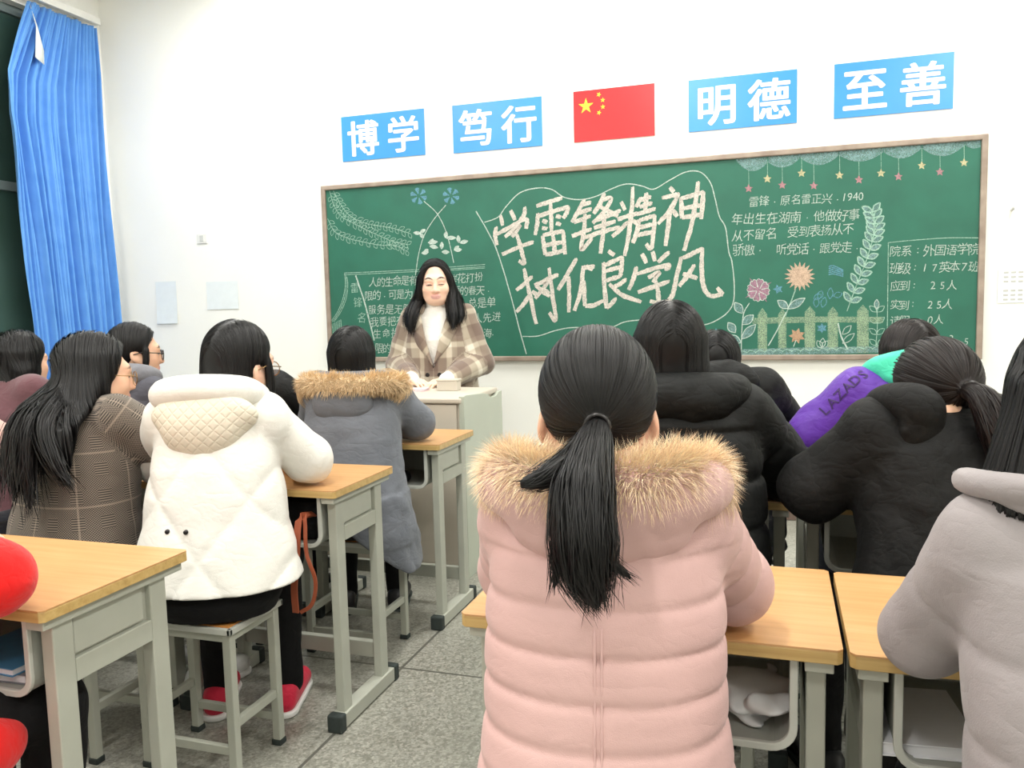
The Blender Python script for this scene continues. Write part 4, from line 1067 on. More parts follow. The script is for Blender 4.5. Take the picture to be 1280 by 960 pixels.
def fur(p, path, rad, n, L, seed, droop=0.55, back=0.0, cols=None, part='fur_trim', parent=None, wid=0.0011):
    """dense fibres standing out of a curved roll"""
    r = np.random.RandomState(seed); P = catmull([A_(p.sx, p.lean, 0)+A_(*q) for q in path], 10)
    core = []
    for a, b in zip(P[:-1], P[1:]): core.append(rcone(a, rad, b, rad, .01))
    F = Field(core, 0.006); V0, Q0 = F.mesh()
    seg = r.uniform(0, len(P)-1.001, n); i = seg.astype(int); f = (seg-i)[:, None]
    C = P[i]*(1-f)+P[i+1]*f; T = P[i+1]-P[i]; T /= np.linalg.norm(T, axis=1, keepdims=True)
    v = r.normal(size=(n, 3)); v -= (v*T).sum(1, keepdims=True)*T; v /= np.linalg.norm(v, axis=1, keepdims=True)
    P0 = C+v*rad*0.9; D = v+T*r.normal(size=(n, 1))*0.25+r.normal(size=(n, 3))*0.18+A_(0, -back, 0)
    clump = ripple(seed+9, 40)(C[:, 0]+v[:, 0]*.02, C[:, 1], C[:, 2]+v[:, 2]*.02)[:, None]; D = D+T*clump*0.55; D /= np.linalg.norm(D, axis=1, keepdims=True)
    ln = L*r.uniform(0.55, 1.1, n)*(1+0.25*clump[:, 0]); m = 5; S = [P0]; p_ = P0.copy(); d = D.copy()
    for j in range(m-1):
        p_ = p_+d*(ln/(m-1))[:, None]; S.append(p_.copy()); d = d+A_(0, 0, -droop/(m-1)); d /= np.linalg.norm(d, axis=1, keepdims=True)
    S = np.stack(S, 1)
    if getattr(p, 'jf', None) is not None: S = np.stack([p.jf.outside(S[:, j], 0.004, 2) for j in range(m)], 1)
    nrm = np.repeat(np.cross(np.cross(D, A_(.3, .2, 1)), D)[:, None, :], m, 1); nrm /= np.linalg.norm(nrm, axis=2, keepdims=True)+1e-9
    w = wid*np.array([1.0, 1.0, .85, .55, .08])*r.uniform(.7, 1.3, (n, 1))
    V, Q = ribbons(S, w, nrm, r)
    cols = cols or (srgb(240, 222, 190)[:3], srgb(222, 180, 122)[:3], srgb(150, 104, 66)[:3])
    c0, c1, c2 = [np.array(c) for c in cols]; u = np.linspace(0, 1, m)[None, :, None]; g = r.uniform(0.75, 1.2, (n, 1, 1)); dark = (r.uniform(0, 1, (n, 1, 1)) < 0.22)
    low = np.clip((0.25-v[:, 2:3]) , 0, 1)[:, :, None]
    col = np.where(u < .5, c0+(c1-c0)*u*2, c1+(np.where(dark, c2, c1*1.05)-c1)*(u-.5)*2)*g
    col = col*(1-0.45*low*u)+c1*0.9*0.45*low*u
    tint = np.repeat(col.reshape(-1, 1, 3), 3, 1).reshape(-1, 3)
    V = np.concatenate([V0, V]); Q = np.concatenate([Q0, Q+len(V0)]); tint = np.concatenate([np.repeat((c1*0.75)[None, :], len(V0), 0), tint])
    return fast_obj(part, V, Q, M_fur, parent or p.jk, True, np.clip(tint, 0, 1))

def hair(p, mode='pony', n=1500, mat=None, seed=11, scale=1.0, tie=(0, -.105, -.02), locks=(), drape=None, zend=0.85, part_x=0.0, fuzz=0.004, hood_field=None, steps=34, wid=0.0010, cutears=True, extra=None, face=0.012, wavy=0.0, nape=-.105):
    """a solid cap of hair over the skull (plus falling masses) covered with combed fibres"""
    mat = mat or M_hair; r = np.random.RandomState(seed); H, R = p.H, p.R; w = lambda q: H+R @ A_(*q)
    pr = [ell(w((0, -.014, .020)), A_(.085, .104, .098)*scale, R, .02)]
    if extra: pr += extra(w, R)
    def faceclip(X, Y, Z):
        x, y, z = X-H[0], Y-H[1], Z-H[2]; qy = R[0][1]*x+R[1][1]*y+R[2][1]*z; qz = R[0][2]*x+R[1][2]*y+R[2][2]*z; qx = R[0][0]*x+R[1][0]*y+R[2][0]*z
        a = 0.8*qy-0.6*qz-face-1.2*qx*qx
        return np.maximum(a, nape-qz)
    cap = [pr[0]]+([] if not extra else pr[1:])+[Prim(faceclip, (0, 0, 0), (0, 0, 0), 0.006, 'clip')]
    if cutears:
        for s in (-1, 1): cap.append(ell(w((s*.092, .004, -.036)), (.03, .028, .036), R, .01, 'cut'))
    full = list(cap)
    if drape: full += drape(w, R)
    for L in locks:
        P = catmull(L['pts'], 4); rr = np.interp(np.linspace(0, 1, len(P)), np.linspace(0, 1, len(L['rad'])), L['rad'])
        for i in range(len(P)-1): full.append(rcone(P[i], rr[i]*0.8, P[i+1], rr[i+1]*0.8, .008))
    F = Field(full, min(p.h, 0.006))
    V0, Q0 = F.mesh()
    Vs, Qs, Ts = [V0], [Q0], [np.full(len(V0), 0.8)]; cnt = len(V0)
    def addst(S, N, width):
        nonlocal cnt
        V, Q = ribbons(S, width, N, r); Vs.append(V); Qs.append(Q+cnt); cnt += len(V)
        g = r.uniform(0.6, 1.5, len(S)); Ts.append(np.repeat(g, S.shape[1]*3))
    # fibres over the cap
    th = r.uniform(0, 2*PI, n); u = r.uniform(-0.75 if mode != 'pony' else -0.95, 1, n)
    q = np.stack([np.sqrt(1-u*u)*np.cos(th)*.085, np.sqrt(1-u*u)*np.sin(th)*.104-.014, u*.098+.02], 1)*scale
    if mode == 'long':
        k = r.uniform(0, 1, n); q[:, 0] = np.where(k < .75, q[:, 0]*0.55+part_x, q[:, 0]); 
        q[:, 2] = .02+.098*np.sqrt(np.clip(1-(q[:, 0]/.085)**2-((q[:, 1]+.014)/.104)**2, 0.02, 1))
    ok = (0.8*q[:, 1]-0.6*q[:, 2] < face-0.004) & (q[:, 2] > nape+0.01)
    q = q[ok]; P0 = H+q @ R.T*1.0; off = r.uniform(0.0005, fuzz, len(P0))
    P0 = F.snap(P0, off)
    if mode == 'pony':
        tp = w(tie); st = 22; dist = np.linalg.norm(P0-tp, axis=1); step = (dist*1.22/st)[:, None]
        S, N = comb(F, P0, lambda P, i: (tp-P)/(np.linalg.norm(tp-P, axis=1, keepdims=True)+1e-6), st, step, off, r)
        wd = wid*np.ones(st+1); wd[:2] *= .4
    else:
        st = steps; up = R @ A_(0, 0, 1); right = R @ A_(1, 0, 0); bk = R @ A_(0, -1, 0)
        ze = zend+r.normal(size=len(P0))*0.02; total = np.clip((P0[:, 2]-ze)*1.12+0.09, .05, 1.2); step = (total/st)[:, None]; side = np.sign((P0-H) @ right-part_x)[:, None]
        rpx = ripple(seed+2, 30)
        def fld(P, i):
            f = max(0, 1-i/9.0); wob = wavy*rpx(P[:, 0], P[:, 1], P[:, 2])[:, None]
            return A_(0, 0, -1)*(0.35+0.65*(1-f))+right*side*f*0.9+bk*f*0.35+right*wob*(1-f)
        S, N = comb(F, P0, fld, st, step, off, r)
        wd = wid*np.ones(st+1); wd[0] *= .3; wd[-3:] *= np.array([.8, .5, .1])
    addst(S, N, wd)
    for L in locks:
        P = catmull(L['pts'], 8); m = len(P); k = L['n']; rr = np.interp(np.linspace(0, 1, m), np.linspace(0, 1, len(L['rad'])), L['rad'])
        T = np.gradient(P, axis=0); T /= np.linalg.norm(T, axis=1, keepdims=True)
        ref = A_(1, 0, 0) if abs(T[m//2][0]) < .8 else A_(0, 1, 0); B = np.cross(T, ref); B /= np.linalg.norm(B, axis=1, keepdims=True); C = np.cross(T, B)
        a = r.uniform(0, 2*PI, k)[:, None]; ra = np.sqrt(r.uniform(0.35, 1.15, k))[:, None]; flat = L.get('flat', 1.0)
        a2 = a+r.normal(size=(k, 1))*0.8*np.linspace(0, 1, m)[None, :]
        stray = r.normal(size=(k, 1, 3))*L.get('stray', .006)*np.linspace(0, 1, m)[None, :, None]**2
        S = P[None]+(B[None]*np.cos(a2)[..., None]*flat+C[None]*np.sin(a2)[..., None])*(ra*rr[None, :])[..., None]+stray
        ln = r.uniform(L.get('minlen', .72), 1.03, k); idx = np.linspace(0, 1, m)[None, :]*ln[:, None]*(m-1); i0 = np.clip(idx.astype(int), 0, m-2); fr = (idx-i0)[..., None]
        S = np.take_along_axis(S, i0[..., None], 1)*(1-fr)+np.take_along_axis(S, (i0+1)[..., None], 1)*fr
        N = S-P[None]; N /= np.linalg.norm(N, axis=2, keepdims=True)+1e-9
        wd = wid*1.1*np.ones(m); wd[-4:] *= np.array([.9, .7, .45, .08]); addst(S, N, wd)
    V, Q, T = np.concatenate(Vs), np.concatenate(Qs), np.concatenate(Ts)
    p.hairf = F
    return fast_obj('hair', V, Q, mat, p.root, True, np.repeat(T[:, None], 3, 1))
M_gold = plain('thin_gold_metal', srgb(150, 120, 80), 0.3, 0.02, Metallic=0.8); M_dark = plain('dark_plastic', srgb(30, 26, 26), 0.35, 0.05)
def glasses(p, mat, r=0.023, round_=True, thick=0.0016):
    w = lambda q: tuple(p.H+p.R @ A_(*q)); g = MB()
    for s in (-1, 1):
        pts = [w((s*.032+r*1.08*math.cos(a), .108+0.004*math.cos(a)*0, -.026+r*0.95*math.sin(a))) for a in np.linspace(0, 2*PI, 25)[:-1]]
        g.tube(pts, thick, 6, closed=True)
        g.tube([w((s*(.032+r*1.05), .107, -.020)), w((s*.076, .092, -.016)), w((s*.084, .02, -.012)), w((s*.086, -.02, -.024))], thick, 6)
    g.tube([w((-.010, .109, -.020)), w((0, .112, -.017)), w((.010, .109, -.020))], thick, 6)
    o = obj('glasses', g, mat, p.root, smooth=True)
    t = bpy.data.materials.get('clear_lens')
    if t is None:
        q = NT('clear_lens'); t = q.set((0.95, 0.97, 0.97, 1), 0.05, Alpha=0.10)
    ln = MB()
    for s in (-1, 1): ln.add([w((s*.032+r*1.05*math.cos(a), .108, -.026+r*.92*math.sin(a))) for a in np.linspace(0, 2*PI, 25)[:-1]]+[w((s*.032+r*1.05*math.cos(a), .1065, -.026+r*.92*math.sin(a))) for a in np.linspace(0, 2*PI, 25)[:-1]], [tuple(range(24)), tuple(range(47, 23, -1))]+[(i, (i+1) % 24, 24+(i+1) % 24, 24+i) for i in range(24)])
    obj('lens', ln, t, o)
    return o
# ---------------------------------------------------------------- cloth
M_pink = fabric('pink_puffer', srgb(204, 167, 163), 0.6, 0.03, 700, 0.15, 0.15, 0.2)
M_whiteq = fabric('white_quilt', srgb(234, 232, 225), 0.6, 0.02, 700, 0.15, 0.15, 0.3)
t = NT('cream_diamond_quilt'); v = t.coord(); sp = t.n('ShaderNodeSeparateXYZ'); t.l(v, sp.inputs[0])
def tri(sock): return t.math('ABSOLUTE', t.math('SUBTRACT', t.math('MULTIPLY', t.math('FRACT', sock), 2.0), 1.0))
dm = t.math('MAXIMUM', tri(t.math('DIVIDE', t.math('ADD', t.math('ADD', sp.outputs[0], sp.outputs[2]), 5.0), .032)), tri(t.math('DIVIDE', t.math('ADD', t.math('SUBTRACT', sp.outputs[0], sp.outputs[2]), 5.0), .032)))
t.set(srgb(222, 214, 196), 0.7, Sheen_Weight=0.1); t.bump(t.math("POWER", dm, 5.0), 0.4, -0.004); M_cream = t.m
M_gray = fabric('grey_parka', srgb(108, 112, 120), 0.8, 0.08, 800, 0.2)
M_black = fabric('black_nylon', srgb(7, 9, 9), 0.62, 0.10, 600, 0.15, 0.0)
M_black2 = fabric('soft_black', srgb(8, 8, 8), 0.7, 0.10, 600, 0.15, 0.0)
M_blackt = fabric('black_trousers', srgb(8, 8, 10), 0.85, 0.10, 800, 0.2, 0.0)
M_navy = fabric('dark_navy_jeans', srgb(30, 33, 44), 0.8, 0.12, 800, 0.2)
M_maroon = fabric('maroon_fleece', srgb(104, 70, 76), 0.9, 0.08, 500, 0.3, 0.3)
M_dgray = fabric('dark_grey_jacket', srgb(92, 92, 102), 0.75, 0.08, 600, 0.2)
M_dgray2 = fabric('lighter_grey_hood', srgb(118, 118, 124), 0.75, 0.08, 600, 0.2)
M_purple = fabric('purple_nylon', srgb(92, 48, 160), 0.45, 0.06, 600, 0.15)
M_teal = fabric('teal_hood', srgb(70, 208, 172), 0.5, 0.04, 600, 0.15)
M_lav = fabric('grey_lilac_quilt', srgb(152, 145, 146), 0.7, 0.04, 500, 0.25, 0.15, 0.3)
M_piping = fabric('dark_piping', srgb(70, 62, 70), 0.7, 0.1)
M_red = fabric('bright_red_coat', srgb(224, 20, 18), 0.8, 0.05, 500, 0.25, 0.2)
M_ppink = fabric('pale_pink_coat', srgb(208, 172, 162), 0.85, 0.05, 500, 0.25, 0.2)
M_knit = fabric('white_knit', srgb(240, 238, 232), 0.9, 0.03, 300, 0.4, 0.3)
M_redshoe = fabric('crimson_canvas', srgb(206, 36, 66), 0.7, 0.06)
M_solew = plain('white_sole', srgb(236, 236, 232), 0.5, 0.03); M_shoed = plain('black_shoe', srgb(28, 28, 30), 0.5, 0.1)
M_shoew = plain('white_shoe', srgb(226, 226, 224), 0.5, 0.03)
def glen():
    t = NT('brown_glen_check'); v = t.coord(); sp = t.n('ShaderNodeSeparateXYZ'); t.l(t.n('ShaderNodeAttribute', attribute_name='cloth').outputs['Vector'], sp.inputs[0]); X, Z = sp.outputs[0], sp.outputs[1]
    def stripe(s, per, duty, off=10.0): return t.math('LESS_THAN', t.math('FRACT', t.math('DIVIDE', t.math('ADD', s, off), per)), duty)
    fx, fz = stripe(X, 0.0068, .5), stripe(Z, 0.0068, .5)
    chk = t.math('ABSOLUTE', t.math('SUBTRACT', fx, fz)); bx, bz = stripe(X, 0.075, .5), stripe(Z, 0.075, .5)
    lin = t.math('MULTIPLY', fz, 1.0)
    pat = t.math('ADD', t.math('MULTIPLY', chk, t.math('MAXIMUM', bx, bz)), t.math('MULTIPLY', lin, t.math('SUBTRACT', 1.0, t.math('MAXIMUM', bx, bz))))
    base = t.mix(pat, srgb(52, 47, 43), srgb(132, 120, 108))
    over = t.math('MAXIMUM', stripe(X, 0.15, .035, 10.02), stripe(Z, 0.15, .035, 10.05))
    t.set(t.mix(t.math('MULTIPLY', over, 0.32), base, srgb(190, 172, 154)), 0.9, Sheen_Weight=0.15); t.bump(t.noise(v, 400, 2), 0.25, 0.0015); return t.m
M_glen = glen()
def bigplaid(name, rotz=0.0):
    t = NT(name); v = t.coord(rot=(0, rotz, 0)); sp = t.n('ShaderNodeSeparateXYZ')
    v0 = v; v = t.n('ShaderNodeAttribute', attribute_name='cloth').outputs['Vector'] if not rotz else v; t.l(v, sp.inputs[0])
    zz = sp.outputs[2] if rotz else sp.outputs[1]; v = v0
    wob = t.math('MULTIPLY', t.noise(v, 7, 2), 0.02)
    def tone(s, per, off):
        f = t.math('FRACT', t.math('DIVIDE', t.math('ADD', t.math('ADD', s, wob), off), per))
        return t.ramp(f, [(0.0, (0, 0, 0, 1)), (0.36, (0, 0, 0, 1)), (0.40, (.5, .5, .5, 1)), (0.66, (.5, .5, .5, 1)), (0.70, (1, 1, 1, 1)), (0.82, (1, 1, 1, 1)), (0.86, (.35, .35, .35, 1)), (1.0, (.2, .2, .2, 1))])
    a = t.math('MULTIPLY', t.math('ADD', tone(sp.outputs[0], 0.20, 10.03), tone(zz, 0.19, 10.06)), 0.5)
    t.set(t.ramp(a, [(0.0, srgb(118, 100, 90)), (0.25, srgb(140, 124, 110)), (0.5, srgb(176, 164, 146)), (0.75, srgb(206, 196, 178)), (1.0, srgb(232, 226, 212))]), 0.95, Sheen_Weight=0.3)
    t.bump(t.noise(v, 260, 2), 0.35, 0.002); return t.m
M_coat = bigplaid('brown_cream_plaid'); M_lapel = bigplaid('plaid_on_the_slant', 0.7)

SK1, SK2, SK3 = srgb(236, 190, 164)[:3], srgb(226, 180, 150)[:3], srgb(232, 184, 158)[:3]
# ---- person in the pink puffer jacket
p = seated('person in pink puffer jacket with fur-trimmed hood and black ponytail, seen from behind', (0.680, -3.90), -8, head_top=1.258, lean=0.075, hx=-.010, head=(-4, 3, 0), elR=(.195, .235, .835), elL=(-.165, .26, .835), wrR=(.0, .39, .815), wrL=(-.0, .38, .83), shw=.132, shz=.995, h=0.0048, skin=SK3)
trousers(p, M_navy, M_shoew, M_solew)
jacket(p, M_pink, 'puff', hem=0.455, seed=3, amp=0.0062, seams=(0.9525, 0.059), w=(0.198, 0.190, 0.170, 0.170, 0.158, 0.09), d=(0.155, 0.148, 0.132, 0.124, 0.102, 0.075), arm=(.064, .062, .05))
rp_h = ripple(21, 18)
hood(p, M_pink, c=(0.0, -.092, 1.005), r=(.128, .046, .080), tilt=14, rim=[(-.150, .055, 1.02), (-.135, -.05, 1.04), (-.07, -.088, 1.04), (0, -.095, 1.035), (.07, -.088, 1.04), (.135, -.05, 1.04), (.150, .055, 1.02)], rim_r=.024, seed=8, disp=fold_disp(22, .005, 16))
# back seam of the jacket
sm = MB(); pts = []
for z_ in np.linspace(.50, .875, 24):
    ys = np.linspace(-.30, 0, 160); dd = p.jf.sample(np.stack([np.full(160, .0), ys, np.full(160, z_)], 1)); pts.append((0.0, ys[np.argmax(dd < 0)]-0.0005, z_))
for x_ in (-.0045, .0045): sm.tube([(x_, y_, z_) for _, y_, z_ in pts], 0.0022, 5)
obj('back_seam', sm, M_pink, p.jk, smooth=True)
fur(p, [(-.140, .085, 1.03), (-.138, -.02, 1.050), (-.105, -.075, 1.060), (-.05, -.105, 1.055), (.05, -.105, 1.055), (.105, -.075, 1.060), (.138, -.02, 1.050), (.145, .085, 1.03)], .022, 22000, .042, 4, droop=.75, back=.2, wid=.0006, cols=(srgb(255, 250, 240)[:3], srgb(250, 224, 190)[:3], srgb(198, 152, 114)[:3]))
t_ = p.H+p.R @ A_(0.0, -.112, -.022)
hair(p, 'pony', 6000, M_hair, 5, tie=(0, -.108, -.022), fuzz=.003, wid=.0006, locks=[
    dict(pts=[t_, t_+A_(-.002, -.05, -.015), t_+A_(-.010, -.125, -.065), t_+A_(-.008, -.155, -.115), t_+A_(-.004, -.150, -.160), t_+A_(.006, -.142, -.20)], rad=[.013, .024, .038, .038, .026, .005], n=1500, flat=1.0, stray=.010),
    dict(pts=[t_+A_(-.004, -.01, 0), t_+A_(-.02, -.06, -.022), t_+A_(-.052, -.105, -.045), t_+A_(-.088, -.115, -.056)], rad=[.010, .018, .017, .006], n=300, stray=.006),
    dict(pts=[t_, t_+A_(-.008, -.06, -.03), t_+A_(-.034, -.150, -.11), t_+A_(-.046, -.150, -.185)], rad=[.010, .018, .010, .002], n=130, stray=.006),
    dict(pts=[t_, t_+A_(.008, -.06, -.03), t_+A_(.014, -.152, -.12), t_+A_(.050, -.148, -.165)], rad=[.010, .016, .010, .002], n=110, stray=.006)])
hairo = [c for c in p.root.children if c.name.startswith('hair')][0]
obj('hair_tie', MB().tube([tuple(t_+A_(.016*math.cos(a), -.014, .016*math.sin(a)+.002)) for a in np.linspace(0, 2*PI, 20)[:-1]], .0035, 6, closed=True), M_dark, hairo, smooth=True)

# ---- person in the white quilted jacket
p = seated('person in white quilted jacket with cream diamond-stitched hood, black trousers and crimson shoes', (-0.620, -3.07), -20, head_top=1.272, lean=0.08, sx=0.0, hx=.062, head=(28, 3, 4), elR=(.235, .19, .842), wrR=(.12, .41, .825), feet_y=.30, elL=(-.25, .26, .842), wrL=(-.02, .37, .825), skin=SK1)
trousers(p, M_blackt, M_redshoe, M_solew, feet_y=0.30)
jacket(p, M_whiteq, 'diamond', hem=0.535, seed=13, amp=0.0065, dsize=0.25, dslope=0.8, w=(0.240, 0.230, 0.200, 0.180, 0.156, 0.095), d=(0.180, 0.172, 0.150, 0.138, 0.112, 0.08), arm=(0.074, 0.070, 0.056), armamp=.009)
hood(p, M_cream, c=(0, -.100, 1.010), r=(.148, .046, .070), tilt=14, seed=8, disp=lambda X, Y, Z: 0*X*Y*Z, extra=[ell(A_(p.sx-.01, p.lean, 0)+A_(0, -.112, .955), (.098, .046, .070), rot(0, -10, 0), .05)])
hood(p, M_whiteq, c=(0, -.05, 1.085), r=(.11, .06, .035), tilt=10, rim=[(-.14, .03, 1.045), (-.125, -.07, 1.07), (-.05, -.105, 1.085), (.04, -.10, 1.085), (.105, -.05, 1.07), (.12, .05, 1.04)], rim_r=.022, seed=9, part='hood_rim')
w_ = lambda q: p.H+p.R @ A_(*q)
hair(p, 'long', 1500, M_hair, 6, zend=1.08, fuzz=.004, steps=26, wid=.0011, cutears=True, nape=-.125, drape=lambda w, R: [ell(w((0, -.055, -.04)), (.074, .06, .09), R, .02)],
     locks=[dict(pts=[w_((.078, .03, .01)), w_((.086, .035, -.04)), w_((.088, .04, -.09)), w_((.080, .045, -.135))], rad=[.006, .009, .009, .003], n=70, stray=.004)])
glasses(p, M_gold, .023)
btn = MB()
for x_ in (-.088, -.034):
    ys = np.linspace(-.3, 0, 150); dd = p.jf.sample(np.stack([np.full(150, x_), ys, np.full(150, .708)], 1)); y_ = ys[np.argmax(dd < 0)]
    btn.tube([(x_, y_-.006, .708), (x_, y_+.004, .708)], .0065, 10)
obj('button', btn, M_dark, p.jk, smooth=True)

# ---- person in the grey parka
p = seated('person in long grey parka with tan fur hood and straight black bob', (-0.630, -2.25), -20, head_top=1.232, lean=0.08, head=(10, 3, 0), elR=(.24, .20, .838), elL=(-.19, .27, .835), skin=SK1)
trousers(p, M_blackt, M_shoed)
jacket(p, M_gray, 'fold', hem=0.42, seed=23, amp=0.006, w=(0.225, 0.212, 0.196, 0.190, 0.172, 0.10), d=(0.178, 0.168, 0.148, 0.140, 0.112, 0.08), arm=(0.072, 0.068, 0.056), skirt=(.29, .255, .20, .03, lambda X, Y: .30+np.clip(.21-X, 0, .3)*.9))
hood(p, M_gray, c=(-.02, -.122, .950), r=(.115, .042, .080), tilt=10, seed=31, rim=[(-.13, .03, 1.01), (-.11, -.06, 1.03), (0, -.085, 1.03), (.11, -.06, 1.03), (.13, .03, 1.01)], rim_r=.022)
fur(p, [(-.165, .09, 1.0), (-.170, -.03, 1.018), (-.125, -.105, 1.024), (-.05, -.135, 1.02), (.05, -.135, 1.02), (.125, -.105, 1.02), (.180, -.03, 1.008), (.18, .09, 1.0)], .026, 8000, .036, 14, droop=.5, back=.15, cols=(srgb(250, 238, 214)[:3], srgb(230, 202, 160)[:3], srgb(170, 132, 96)[:3]), wid=.0011)
hair(p, 'long', 1500, M_hair, 7, zend=1.03, fuzz=.004, steps=28, wid=.0013, cutears=False, nape=-.13, drape=lambda w, R: [loft([(p.H[2]-.15, p.H[0], p.H[1]-.035, .088, .066), (p.H[2]-.06, p.H[0], p.H[1]-.03, .088, .074), (p.H[2]+.02, p.H[0], p.H[1]-.03, .082, .07)], .02)])

# ---- long-haired person in the checked coat
p = seated('person in brown checked coat with long loose black hair and glasses', (-1.12, -3.10), 8, head_top=1.245, lean=0.08, hx=.0, head=(26, 3, 0), elR=(.27, .23, .845), wrR=(.10, .42, .825), elL=(-.25, .25, .84), skin=SK2)
trousers(p, M_navy, M_shoew, M_solew)
jacket(p, M_glen, 'fold', hem=0.44, seed=33, amp=0.004, w=(0.232, 0.222, 0.205, 0.195, 0.172, 0.10), d=(0.18, 0.17, 0.15, 0.14, 0.112, 0.08), arm=(0.074, 0.070, 0.058))
cloth_coords(p.jk, (p.sx, .03, .0, .165), [[(p.sh[s], p.el[s], .072), (p.el[s], p.wr[s], .064)] for s in (-1, 1)])
w_ = lambda q: p.H+p.R @ A_(*q)
def dr(w, R):
    return [loft([(.88, p.H[0]+.07, -.115, .085, .040), (.98, p.H[0]+.04, -.080, .10, .055), (1.05, p.H[0], p.H[1]-.10, .100, .065), (1.12, p.H[0], p.H[1]-.04, .092, .082), (1.18, p.H[0], p.H[1]-.02, .084, .08)], .02)]
B_ = lambda x, z, y=-.15: p.jf.outside(A_([x, y, z]), .012, 4)[0] if False else A_(x, y, z)
hair(p, 'long', 1800, M_hair, 8, zend=.86, fuzz=.010, steps=40, wid=.0013, cutears=False, nape=-.13, drape=dr, face=.014, wavy=.15, locks=[
    dict(pts=[w_((-.05, -.09, -.05)), A_(.02, -.125, 1.0), A_(.02, -.16, .90), A_(.03, -.175, .79)], rad=[.03, .036, .030, .004], n=300, stray=.022, minlen=.75),
    dict(pts=[w_((0, -.10, -.06)), A_(.06, -.130, 1.0), A_(.08, -.165, .90), A_(.10, -.18, .77)], rad=[.03, .036, .030, .004], n=300, stray=.022, minlen=.75),
    dict(pts=[w_((.05, -.09, -.06)), A_(.10, -.120, 1.0), A_(.16, -.145, .91), A_(.215, -.135, .83)], rad=[.03, .032, .024, .003], n=240, stray=.014, minlen=.75),
    dict(pts=[w_((.078, .0, .0)), w_((.090, .0, -.06)), w_((.090, -.03, -.12)), A_(.10, -.04, 1.03)], rad=[.014, .015, .012, .003], n=130, stray=.006)])
glasses(p, M_gold, .023)

# ---- short-haired person with round glasses
p = seated('short-haired person in dark grey jacket and round black glasses, in profile near the curtain', (-1.81, -2.20), 14, head_top=1.266, lean=0.08, hx=.01, head=(28, 3, 0), skin=SK2)
trousers(p, M_navy, M_shoed)
jacket(p, M_dgray, 'fold', hem=0.46, seed=43, amp=0.006, w=(0.21, 0.205, 0.19, 0.185, 0.168, 0.10))
hood(p, M_dgray2, c=(0, -.09, 1.0), r=(.14, .07, .075), tilt=10, seed=41, rim=[(-.13, .05, 1.03), (-.12, -.05, 1.05), (0, -.095, 1.05), (.12, -.05, 1.05), (.13, .05, 1.03)], rim_r=.03)
hair(p, 'long', 1100, M_hair, 9, zend=1.08, fuzz=.005, steps=20, wid=.0014, nape=-.10, face=.016, cutears=True, locks=[dict(pts=[p.H+p.R @ A_(.078, .035, .0), p.H+p.R @ A_(.080, .034, -.05), p.H+p.R @ A_(.078, .03, -.09)], rad=[.010, .010, .003], n=60, stray=.004)])
glasses(p, M_dark, .0235, thick=.0022)

# ---- maroon
p = seated('person in maroon fleece with wavy black hair, nearest the dark window', (-2.23, -2.40), 12, head_top=1.238, lean=0.08, head=(-6, 3, -4), skin=SK2)
trousers(p, M_navy, M_shoed)
jacket(p, M_maroon, 'fold', hem=0.46, seed=53, amp=0.007, w=(0.215, 0.21, 0.195, 0.19, 0.175, 0.11), arm=(.074, .068, .055))
hair(p, 'long', 1500, M_hair, 10, zend=1.02, fuzz=.014, steps=30, wid=.0014, cutears=False, wavy=1.3, nape=-.13, drape=lambda w, R: [loft([(p.H[2]-.14, p.H[0], p.H[1]-.045, .105, .075), (p.H[2]-.05, p.H[0], p.H[1]-.03, .102, .082), (p.H[2]+.03, p.H[0], p.H[1]-.025, .088, .08)], .02, 2, lambda X, Y, Z: .006*rp_h(X*2, Y*2, Z*2))])

# ---- pale pink sleeve
p = seated('person whose pale pink sleeve shows beside the brown checked coat, at the picture edge', (-1.80, -3.08), 6, head_top=1.25, lean=0.08, skin=SK2, elR=(.245, .20, .845))
trousers(p, M_navy, M_shoed)
jacket(p, M_ppink, 'fold', hem=0.46, seed=63, amp=0.006, w=(0.205, 0.2, 0.19, 0.185, 0.17, 0.10), arm=(.068, .064, .052))
hair(p, 'long', 700, M_hair, 12, zend=1.05, steps=24, wid=.0015, cutears=False, nape=-.13)

# ---- black jacket between white and grey
p = seated('person in black jacket mostly hidden between the white quilted jacket and the grey parka', (-1.16, -2.24), -4, head_top=1.19, lean=0.10, hx=-.03, head=(-6, 22, 0), skin=SK1, elR=(.275, .22, .84))
trousers(p, M_blackt, M_shoed)
jacket(p, M_black, 'fold', hem=0.46, seed=73, amp=0.007, w=(0.205, 0.2, 0.19, 0.185, 0.17, 0.10), arm=(.072, .068, .055))
hair(p, 'long', 800, M_hair, 13, zend=1.03, steps=24, wid=.0015, cutears=False, nape=-.13)

